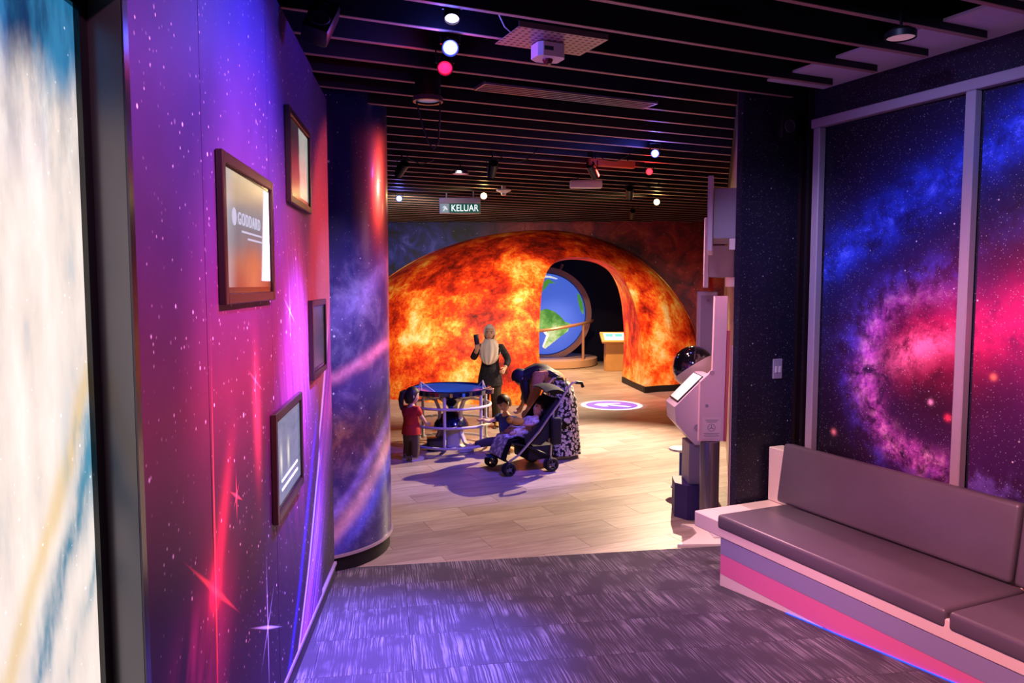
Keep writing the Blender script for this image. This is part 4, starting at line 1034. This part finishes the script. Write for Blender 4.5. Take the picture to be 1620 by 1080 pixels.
class Fig:
    def __init__(s, name, label, loc, face, cat='person'):
        s.o = thing(name, label, cat, loc); f = Vector(face+(0,)).normalized(); s.f = f; s.r = Vector((f.y, -f.x, 0))   # f forward, r the person's right
    def p(s, f, r, z): return s.f*f+s.r*r+Vector((0, 0, z))
    def chain(s, L): return [(s.p(*a[:3]), a[3], a[4]) for a in L]
    def head(s, mb, c, r, pitch=0, yaw=0):
        """head with jaw, nose and ears; returns basis matrix"""
        f, rr, up = s.f.copy(), s.r.copy(), Vector((0, 0, 1))
        q = Matrix.Rotation(R(yaw), 3, 'Z'); f = q @ f; rr = q @ rr
        q = Matrix.Rotation(R(pitch), 3, rr); f = q @ f; up = q @ up
        B = Matrix(((rr.x, f.x, up.x), (rr.y, f.y, up.y), (rr.z, f.z, up.z))).to_4x4(); s.HB = tr(*c) @ B
        vs = []; n, k = 22, 16; fs = []
        for i in range(k+1):
            ph = math.pi*i/k
            for j in range(n):
                th = 2*math.pi*j/n; x, y, z = math.sin(ph)*math.cos(th), math.sin(ph)*math.sin(th), math.cos(ph)
                w = 1-.28*max(0, -z-.1); x *= .80*w; y *= (.95 if y > 0 else 1.0)*(1-.12*max(0, -z)); z *= 1.18
                if y > .3 and -.5 < z < .15 and abs(x) < .2: y += .20*max(0, 1-abs(x)/.17)*max(0, 1-abs(z+.18)/.32)   # nose
                if y > .3 and .1 < z < .4 and .12 < abs(x) < .5: y -= .05                                           # eye sockets
                vs.append(s.HB @ Vector((x*r, y*r, z*r)))
        for i in range(k):
            for j in range(n): fs.append((i*n+j, (i+1)*n+j, (i+1)*n+(j+1) % n, i*n+(j+1) % n))
        mb.add(vs, fs)
        for sx in (-1, 1): mb.sphere(s.HB @ Vector((sx*.80*r, -.05*r, 0)), (.10*r, .16*r, .24*r), 10, 8)
        s.HR = r; return s
    def face(s):
        r = s.HR
        for sx in (-1, 1):
            MB().sphere(s.HB @ Vector((sx*.32*r, .80*r, .12*r)), .085*r, 10, 8).build('eye', M_eye, s.o)
            MB().tube([s.HB @ Vector((sx*.14*r, .86*r, .30*r)), s.HB @ Vector((sx*.34*r, .83*r, .34*r)), s.HB @ Vector((sx*.52*r, .68*r, .29*r))], .035*r, 6).build('eyebrow', M_hair, s.o)
        MB().tube([s.HB @ Vector((-.22*r, .74*r, -.52*r)), s.HB @ Vector((0, .82*r, -.54*r)), s.HB @ Vector((.22*r, .74*r, -.52*r))], [.03*r, .055*r, .03*r], 6).build('mouth', M_lip, s.o)
    def hand(s, mb, w, d, side, sc=1., curl=.5):
        """palm and five fingers; d = pointing direction, side = towards the thumb, fingers curl to d x side"""
        w = Vector(w); d = Vector(d).normalized(); side = Vector(side); side = (side-d*side.dot(d)).normalized(); n = d.cross(side)
        L = .075*sc
        mb.tube([w-d*.02*sc, w+d*.02*sc, w+d*L*.7, w+d*L], [(.024*sc, .018*sc), (.034*sc, .016*sc), (.038*sc, .014*sc), (.034*sc, .011*sc)], 10)
        for k, l in enumerate((.062, .072, .066, .050)):
            b = w+d*L*.96+side*(.027-.018*k)*sc; a = curl
            q1 = b+(d*math.cos(a*.6)+n*math.sin(a*.6))*l*.5*sc; q2 = q1+(d*math.cos(a*1.6)+n*math.sin(a*1.6))*l*.32*sc; q3 = q2+(d*math.cos(a*2.6)+n*math.sin(a*2.6))*l*.28*sc
            mb.tube([b-d*.012*sc, b, q1, q2, q3], [.0085*sc, .009*sc, .0082*sc, .0074*sc, .005*sc], 8)
        b = w+d*.02*sc+side*.03*sc
        mb.tube([b, b+(side*.7+d*.7)*.03*sc+n*.006*sc, b+(side*.45+d*.9)*.062*sc+n*.02*sc], [.011*sc, .0095*sc, .006*sc], 8)
    def cap(s, mb, r, front=.35, low=-.35, th=1.08, rag=0., y0=-.1, y1=.35):
        """hair shell over the skull, open over the face"""
        n, k = 26, 14; P = []
        for i in range(k+1):
            row = []
            for j in range(n):
                thh = 2*math.pi*j/n; y_ = math.sin(thh)
                lim = front if y_ > y1 else (low if y_ < y0 else low+(front-low)*(y_-y0)/(y1-y0))
                zmin = lim+rag*math.sin(j*5.3); ph = math.acos(max(-1, min(1, zmin)))*i/k
                x, y, z = math.sin(ph)*math.cos(thh)*.80, math.sin(ph)*math.sin(thh), math.cos(ph)*1.18
                row.append(s.HB @ (Vector((x, y, z))*r*th))
            P.append(row)
        mb.grid(P, closed_u=True)
        mb.grid([[s.HB @ ((s.HB.inverted() @ q)*.93) for q in row] for row in P], closed_u=True)
def shoe(parent, heel, d, L, m_, name='shoe', sole=None):
    d = Vector(d).normalized(); s = Vector((d.y, -d.x, 0)); h = Vector(heel); B = Matrix(((d.x, s.x, 0, h.x), (d.y, s.y, 0, h.y), (0, 0, 1, h.z), (0, 0, 0, 1)))
    m = MB(); m.M = B
    st = [(-.28, .30, .62), (-.1, .34, .66), (.2, .33, .55), (.5, .38, .36), (.75, .36, .28), (.95, .22, .18)]
    m.grid([[(x*L, math.cos(a)*w*L*.5, .02+max(0, math.sin(a))*hh*L*.75) for a in [R(q) for q in range(-20, 201, 22)]] for x, w, hh in st])
    P = m.v
    o = m.build(name, m_, parent)
    ms = MB(); ms.M = B
    ms.prism([(-.30*L, -.15*L), (.2*L, -.17*L), (.5*L, -.20*L), (.8*L, -.18*L), (.97*L, -.06*L), (.97*L, .06*L), (.8*L, .18*L), (.5*L, .20*L), (.2*L, .17*L), (-.30*L, .15*L)], .022)
    ms.build('sole', sole or mat('sole_white', '#d8d0c8', rough=.6), o, smooth=False)
def loft(rings, n=28, ripple=0., freq=7):
    """rings: (centre, xdir*rx, ydir*ry) """
    P = []
    for i, (c, X, Y) in enumerate(rings):
        k = ripple*i/max(1, len(rings)-1)
        P.append([Vector(c)+(Vector(X)*math.cos(2*math.pi*j/n)+Vector(Y)*math.sin(2*math.pi*j/n))*(1+k*math.sin(freq*2*math.pi*j/n)) for j in range(n)])
    return P

def trousers(F, m_, zc, hw, hr, legs):
    mb = MB(); mb.grid(loft([(F.p(0, 0, zc+.09), F.r*hw*.92, F.f*hr*.9), (F.p(0, 0, zc+.02), F.r*hw, F.f*hr), (F.p(0, 0, zc-.06), F.r*hw, F.f*hr), (F.p(0, 0, zc-.11), F.r*hw*.8, F.f*hr*.85)], 24), closed_u=True)
    for L in legs:
        pts = [F.p(*q[:3]) for q in L]; mb.tube(pts, [q[3] for q in L], 16)
    return mb.build('trousers', m_, F.o)
# --- visitor filming with a phone
F = Fig('person', 'woman in cream headscarf and dark jacket holding up a phone', (-.33, 11.5, 0), (-.18, -1))
mb = MB()
body = F.chain([(0,0,.80,.115,None),(0,0,1.0,.105,0),(0,0,1.17,.10,1),(0,0,1.27,.05,2),(.01,0,1.33,.05,3),
  (0,.16,1.21,.048,2),(.04,.25,1.03,.04,5),(.20,.16,1.18,.027,6),
  (0,-.16,1.21,.048,2),(-.02,-.27,1.02,.04,8),(.13,-.25,.90,.027,9),
  (0,.085,.72,.085,0),(.01,.09,.42,.055,11),(-.02,.09,.09,.036,12),(.02,.09,.05,.035,13),
  (0,-.085,.72,.085,0),(.01,-.09,.42,.055,15),(-.02,-.09,.09,.036,16),(.02,-.09,.05,.035,17)])
mb.add(*skin_geo(body))
F.head(mb, F.p(.035, 0, 1.425), .1, -4, 8)
F.hand(mb, F.p(.205, .157, 1.185), F.p(.25, -.1, 1), F.p(.3, -1, 0), 1., .9)
F.hand(mb, F.p(.13, -.25, .90), F.p(1, .15, -.5), F.p(.3, .3, 1), 1., 1.0)
mb.build('body', M_skin, F.o); F.face()
M_jac = mat('jacket_dark', fn=lambda g: g.mix(g.sm(g.noise(g.coord(), 26., 3), .5, .6), lin('#17141c'), lin('#2c2832')), rough=.75)
mb = MB().add(*skin_geo(F.chain([(0,0,.80,(.13,.11),None),(0,0,.92,(.14,.115),0),(0,0,1.04,(.145,.12),1),(0,0,1.19,(.13,.11),2),
  (0,.17,1.21,.066,3),(.04,.26,1.03,.058,4),(.17,.175,1.15,.044,5),(0,-.17,1.21,.066,3),(-.02,-.28,1.02,.058,7),(.10,-.255,.92,.044,8)])))
mb.grid(loft([(F.p(0,0,1.04), F.r*.10, F.f*.08), (F.p(0,0,.96), F.r*.135, F.f*.11), (F.p(0,0,.86), F.r*.155, F.f*.13), (F.p(0,0,.74), F.r*.18, F.f*.15), (F.p(0,0,.64), F.r*.19, F.f*.16)], 28, .02, 6), closed_u=True)
mb.build('jacket', M_jac, F.o)
M_trs = mat('trousers_khaki', '#6a5a48', rough=.8)
trousers(F, mat('trousers_dark', '#3a3128', rough=.8), .74, .155, .12, [[(0,sx*.08,.74,.088),(.0,sx*.085,.62,.09),(.01,sx*.092,.42,.075),(.0,sx*.095,.22,.068),(-.01,sx*.095,.06,.066)] for sx in (1,-1)])
M_scf = mat('scarf_cream', fn=lambda g: g.mix(g.noise(g.coord(), 7., 3), lin('#d4c2ac'), lin('#efe2d0')), rough=.8)
mb = MB(); F.cap(mb, .1, .60, -.93, 1.14, 0., .35, .62)
H = lambda f, r, z: F.p(f, r, z)
rings = [(H(.005,0,1.338), F.r*.088, F.f*.092), (H(.005,0,1.30), F.r*.098, F.f*.104), (H(.01,0,1.255), F.r*.135, F.f*.12), (H(.015,0,1.20), F.r*.168, F.f*.135), (H(.02,0,1.13), F.r*.165, F.f*.145), (H(.035,0,1.05), F.r*.135, F.f*.145), (H(.055,0,.985), F.r*.09, F.f*.125), (H(.075,0,.96), F.r*.04, F.f*.09)]
mb.grid(loft(rings, 66, .09, 11), closed_u=True)
mb.build('headscarf', M_scf, F.o)
for sx in (1, -1): shoe(F.o, F.p(-.04, sx*.095, 0), F.f+F.r*sx*.2, .24, mat('shoe_tan', '#b08a50', rough=.6))
t = thing('mobile_phone', 'dark mobile phone held up in front of the woman in cream headscarf', 'phone', (-.33, 11.5, 0)+F.p(.235, .15, 1.265) if False else Vector((-.33, 11.5, 0))+F.p(.245, .145, 1.27))
Mp = Matrix.Rotation(math.atan2(F.f.x, -F.f.y), 4, 'Z') @ rot('X', -12) @ rot('Y', -10)
MB().bbox((-.038, -.005, -.0), (.038, .005, .15), .004, 2, Mp).build('case', mat('phone_case', '#2a2440', rough=.3), t)
MB().box((-.033, .0052, .008), (.033, .0056, .142), Mp).build('screen', mat('phone_screen', '#303848', emit='#8090b0', estr=.8), t, smooth=False)
MB().bbox((-.032, -.0065, .11), (-.006, -.0051, .142), .002, 1, Mp).build('camera_bump', M_kd, t)

# --- woman bending over the stroller
F = Fig('person', 'woman in black headscarf and floral skirt bending over the stroller', (.60, 9.48, 0), (-1, -.12))
mb = MB()
body = F.chain([(0,0,.86,.12,None),(.14,0,1.0,.115,0),(.29,0,1.06,.11,1),(.37,0,1.05,.06,2),(.42,0,1.03,.05,3),
  (.29,-.17,1.04,.05,2),(.33,-.2,.80,.042,5),(.44,-.13,.60,.028,6),(.29,.17,1.04,.05,2),(.36,.2,.80,.042,8),(.47,.12,.62,.028,9),
  (0,.09,.76,.09,0),(.02,.09,.42,.055,11),(-.02,.09,.09,.036,12),(.02,.09,.05,.035,13),
  (0,-.09,.76,.09,0),(.02,-.09,.42,.055,15),(-.02,-.09,.09,.036,16),(.02,-.09,.05,.035,17)])
mb.add(*skin_geo(body))
F.head(mb, F.p(.485, 0, .995), .098, -52)
for sx, c in ((-1, (.44, -.13, .60)), (1, (.47, .12, .62))): F.hand(mb, F.p(*c), F.p(.5, -.3*sx, -.8), F.p(.5, -.8*sx, 0), 1., .7)
mb.build('body', M_skin, F.o); F.face()
M_tan = mat('blouse_tan', fn=lambda g: g.mix(g.noise(g.coord(), 9., 3), lin('#a86a40'), lin('#c88a56')), rough=.75)
MB().add(*skin_geo(F.chain([(-.02,0,.84,(.15,.165),None),(.12,0,1.0,(.14,.165),0),(.28,0,1.06,(.13,.155),1),(.30,-.17,1.04,.085,2),(.34,-.205,.84,.07,3),(.42,-.145,.65,.05,4),(.30,.17,1.04,.085,2),(.37,.205,.84,.07,6),(.45,.135,.67,.05,7)]))).build('blouse', M_tan, F.o)
def f_flor(g):
    v = g.coord(); n = g.noise(v, 6., 2, .5, 0, True); d, c = g.vor(g.add(v, g.mul(n, .06)), 27.); q = g.noise(v, 50., 3, .6, 1.)
    k = g.sm(d, .62, .46)*g.sm(q, .36, .48)
    return g.mix(k, lin('#0f0d10'), lin('#d8d0c8'))
rings = []
for z, fx, a, b in ((.98, .05, .13, .17), (.88, .0, .165, .19), (.70, -.02, .19, .205), (.45, -.02, .215, .22), (.2, -.02, .235, .235), (.05, -.02, .245, .24)):
    rings.append((F.p(fx, 0, z), F.f*a, F.r*b))
MB().grid(loft(rings, 48, .05, 9), closed_u=True).build('skirt', mat('skirt_floral', fn=f_flor, rough=.8), F.o)
M_blk = mat('scarf_black', fn=lambda g: g.mix(g.noise(g.coord(), 8., 3), lin('#0d0d14'), lin('#23222e')), rough=.6)
mb = MB(); F.cap(mb, .098, .48, -.93, 1.17, 0., .45, .72)
hg = [(.47,0,1.03,.11,.11), (.40,0,1.06,.12,.13), (.30,0,1.10,.12,.19), (.16,0,1.09,.11,.19), (.03,0,1.02,.085,.16), (-.04,0,.97,.05,.10)]
P = []
for f, r_, z, a, b in hg:
    P.append([F.p(f, r_+b*math.cos(R(q)), z-.02+a*math.sin(R(q))*(.75)+.012*math.sin(R(q*7))) for q in range(-25, 206, 11)])
mb.grid(P); mb.grid([[q-Vector((0,0,.012)) for q in row] for row in P])
mb.grid(loft([(F.p(.44,-.0,1.02), F.f*.085, F.r*.10), (F.p(.45,-.02,.93), F.f*.065, F.r*.10), (F.p(.44,-.03,.84), F.f*.055, F.r*.095), (F.p(.43,-.03,.75), F.f*.045, F.r*.08), (F.p(.42,-.03,.68), F.f*.03, F.r*.06)], 28, .08, 7), closed_u=True)
mb.build('headscarf', M_blk, F.o)
MB().tube([F.p(.30, -.19, 1.13), F.p(.28, -.20, 1.03), F.p(.20, -.205, .9), F.p(.08, -.2, .82)], .012, 6).build('bag_strap', M_blk, F.o)
for sx in (1, -1): shoe(F.o, F.p(-.03, sx*.09, 0), F.f+F.r*sx*.2, .24, mat('shoe_black', '#1c1a1c', rough=.5))

# --- toddler in red at the table
F = Fig('person', 'small child in red shirt and brown trousers standing at the play table', (-1.235, 9.27, 0), (.62, .78))
mb = MB()
body = F.chain([(0,0,.40,.085,None),(0,0,.53,.08,0),(0,0,.62,.07,1),(.005,0,.68,.036,2),(.01,0,.72,.036,3),
  (0,.105,.63,.034,2),(.06,.135,.52,.029,5),(.16,.10,.44,.02,6),(0,-.105,.63,.034,2),(.03,-.14,.51,.029,8),(.14,-.10,.46,.02,9),
  (0,.055,.35,.06,0),(.01,.06,.2,.042,11),(-.01,.065,.06,.03,12),(.02,.065,.04,.028,13),(0,-.055,.35,.06,0),(.0,-.06,.2,.042,15),(-.02,-.065,.06,.03,16),(.01,-.065,.04,.028,17)])
mb.add(*skin_geo(body)); F.head(mb, F.p(.02, 0, .79), .092, -8, -25)
F.hand(mb, F.p(.16,.10,.44), F.p(.8,-.1,-.3), F.p(.2,-1,.3), .55, .7); F.hand(mb, F.p(.14,-.10,.46), F.p(.8,.1,-.2), F.p(.2,1,.3), .55, .7)
mb.build('body', M_skin, F.o); F.face()
M_red = mat('shirt_red', fn=lambda g: g.mix(g.noise(g.coord(), 8., 3), lin('#a01a16'), lin('#d03022')), rough=.8)
MB().grid(loft([(F.p(0,0,.52), F.r*.08, F.f*.07), (F.p(0,0,.46), F.r*.108, F.f*.094), (F.p(0,0,.39), F.r*.118, F.f*.106), (F.p(0,0,.33), F.r*.126, F.f*.114)], 24), closed_u=True).add(*skin_geo(F.chain([(0,0,.41,(.10,.11),None),(0,0,.50,(.105,.12),0),(0,0,.61,(.095,.105),1),(0,.11,.635,.052,2),(.045,.135,.55,.048,3),(0,-.11,.635,.052,2),(.025,-.14,.55,.048,5)]))).build('shirt', M_red, F.o)
trousers(F, mat('trousers_brown', '#5a4632', rough=.85), .36, .108, .098, [[(0,sx*.052,.36,.062),(.0,sx*.056,.28,.066),(.005,sx*.062,.18,.056),(-.01,sx*.066,.05,.05)] for sx in (1,-1)])
mb = MB(); F.cap(mb, .092, .45, -.75, 1.12, .06)
hb = F.HB
mb.tube([hb @ Vector((0,-.09,.06)), hb @ Vector((0,-.13,.03)), hb @ Vector((.0,-.135,-.05)), hb @ Vector((0,-.12,-.14)), hb @ Vector((0,-.115,-.18))], [.02, .035, .036, .026, .01], 10)
mb.build('hair', M_hair, F.o)
for sx in (1, -1): shoe(F.o, F.p(-.02 if sx > 0 else -.03, sx*.066, 0), F.f+F.r*sx*.25, .14, mat('shoe_pale', '#c8b8a8', rough=.6))

# --- boy sitting on the floor by the table
F = Fig('person', 'small boy in blue shirt sitting on the floor reaching to the table', (-.03, 9.8, 0), (-.75, -.66))
mb = MB()
body = F.chain([(0,0,.13,.09,None),(.03,0,.28,.085,0),(.05,0,.42,.08,1),(.07,0,.50,.036,2),(.085,0,.54,.036,3),
  (.05,.115,.43,.036,2),(.22,.16,.39,.03,5),(.36,.13,.43,.02,6),(.05,-.115,.43,.036,2),(.12,-.17,.30,.03,8),(.24,-.14,.24,.02,9),
  (.04,.07,.11,.06,0),(.24,.16,.12,.045,11),(.42,.30,.06,.032,12),(.46,.32,.045,.03,13),(.04,-.07,.11,.06,0),(.26,-.13,.16,.045,15),(.10,-.14,.05,.032,16),(.06,-.13,.045,.03,17)])
mb.add(*skin_geo(body)); F.head(mb, F.p(.10, 0, .635), .096, -28, 0)
F.hand(mb, F.p(.36,.13,.43), F.p(1,0,-.15), F.p(.1,-1,.5), .6, .7); F.hand(mb, F.p(.24,-.14,.24), F.p(1,.3,-.3), F.p(.1,1,.5), .6, .7)
mb.build('body', M_skin, F.o); F.face()
MB().add(*skin_geo(F.chain([(0,0,.12,(.12,.115),None),(.03,0,.27,(.11,.115),0),(.05,0,.41,(.10,.105),1),(.06,.12,.435,.056,2),(.15,.15,.40,.05,3),(.06,-.12,.435,.056,2),(.09,-.16,.35,.05,5)]))).build('shirt', mat('shirt_blue', fn=lambda g: g.mix(g.noise(g.coord(), 8., 3), lin('#1c2a6a'), lin('#3040a0')), rough=.8), F.o)
MB().add(*skin_geo(F.chain([(.0,0,.115,.105,None),(.06,.07,.115,.08,0),(.24,.16,.125,.062,1),(.38,.265,.085,.05,2),(.06,-.07,.115,.08,0),(.26,-.13,.165,.062,4),(.14,-.14,.07,.05,5)]))).build('trousers', mat('trousers_grey', '#4a4048', rough=.85), F.o)
mb = MB(); F.cap(mb, .096, .40, -.45, 1.10, .04); mb.build('hair', M_hair, F.o)
shoe(F.o, F.p(.42, .30, .0), F.p(.8, .55, 0), .16, MATS['shoe_pale']); shoe(F.o, F.p(.10, -.14, 0), F.p(-.8, .1, 0), .16, MATS['shoe_tan'])

# --- baby lying in the stroller
so = Vector((.10, 8.83, 0)); sf = Vector((-.9, -.43, 0)).normalized()
F = Fig('person', 'baby in cream and yellow clothes lying back in the stroller seat', so, (-.9, -.43))
mb = MB()
body = F.chain([(-.06,0,.435,.06,None),(-.13,0,.50,.06,0),(-.19,0,.57,.055,1),(-.21,0,.605,.03,2),(-.225,0,.63,.03,3),
  (-.17,.08,.57,.028,2),(-.08,.12,.53,.024,5),(.0,.09,.53,.018,6),(-.17,-.08,.57,.028,2),(-.08,-.12,.53,.024,8),(.0,-.09,.53,.018,9),
  (-.03,.05,.43,.045,0),(.09,.07,.455,.036,11),(.18,.07,.435,.026,12),(-.03,-.05,.43,.045,0),(.09,-.07,.455,.036,14),(.18,-.07,.435,.026,15)])
mb.add(*skin_geo(body)); F.head(mb, F.p(-.245, 0, .685), .078, 25)
for sx in (1, -1): F.hand(mb, F.p(.0, sx*.09, .53), F.p(1, -.3*sx, .2), F.p(.1, -sx, .4), .4, .7)
mb.build('body', M_skin, F.o); F.face()
MB().add(*skin_geo(F.chain([(-.05,0,.44,(.075,.085),None),(-.12,0,.505,(.075,.085),0),(-.18,0,.57,.07,1),(-.165,.085,.57,.042,2),(-.09,.115,.535,.036,3),(-.165,-.085,.57,.042,2),(-.09,-.115,.535,.036,5),(-.02,.05,.435,.058,0),(.09,.07,.46,.048,7),(.15,.07,.445,.038,8),(-.02,-.05,.435,.058,0),(.09,-.07,.46,.048,10),(.15,-.07,.445,.038,11)]))).build('romper', mat('romper_cream', fn=lambda g: g.mix(g.sm(g.noise(g.coord(), 20., 3), .52, .58), lin('#e0d2c0'), lin('#b89a6a')), rough=.85), F.o)
mb = MB(); F.cap(mb, .078, .5, -.5, 1.08); mb.build('hair', M_hair, F.o)
t = thing('soft_toy', 'yellow soft toy lying on the baby in the stroller', 'toy', so+sf*.06+Vector((.02, -.06, .535)))
M_toy = mat('toy_yellow', '#d8a838', rough=.85)
MB().sphere((0, 0, .04), (.075, .055, .045), 16, 10).build('body', M_toy, t)
MB().sphere((-.085, .01, .055), (.045, .045, .042), 14, 10).build('head', M_toy, t)
for sx in (-1, 1): MB().sphere((-.09, sx*.03, .095), .016, 10, 8).build('ear', M_toy, t)
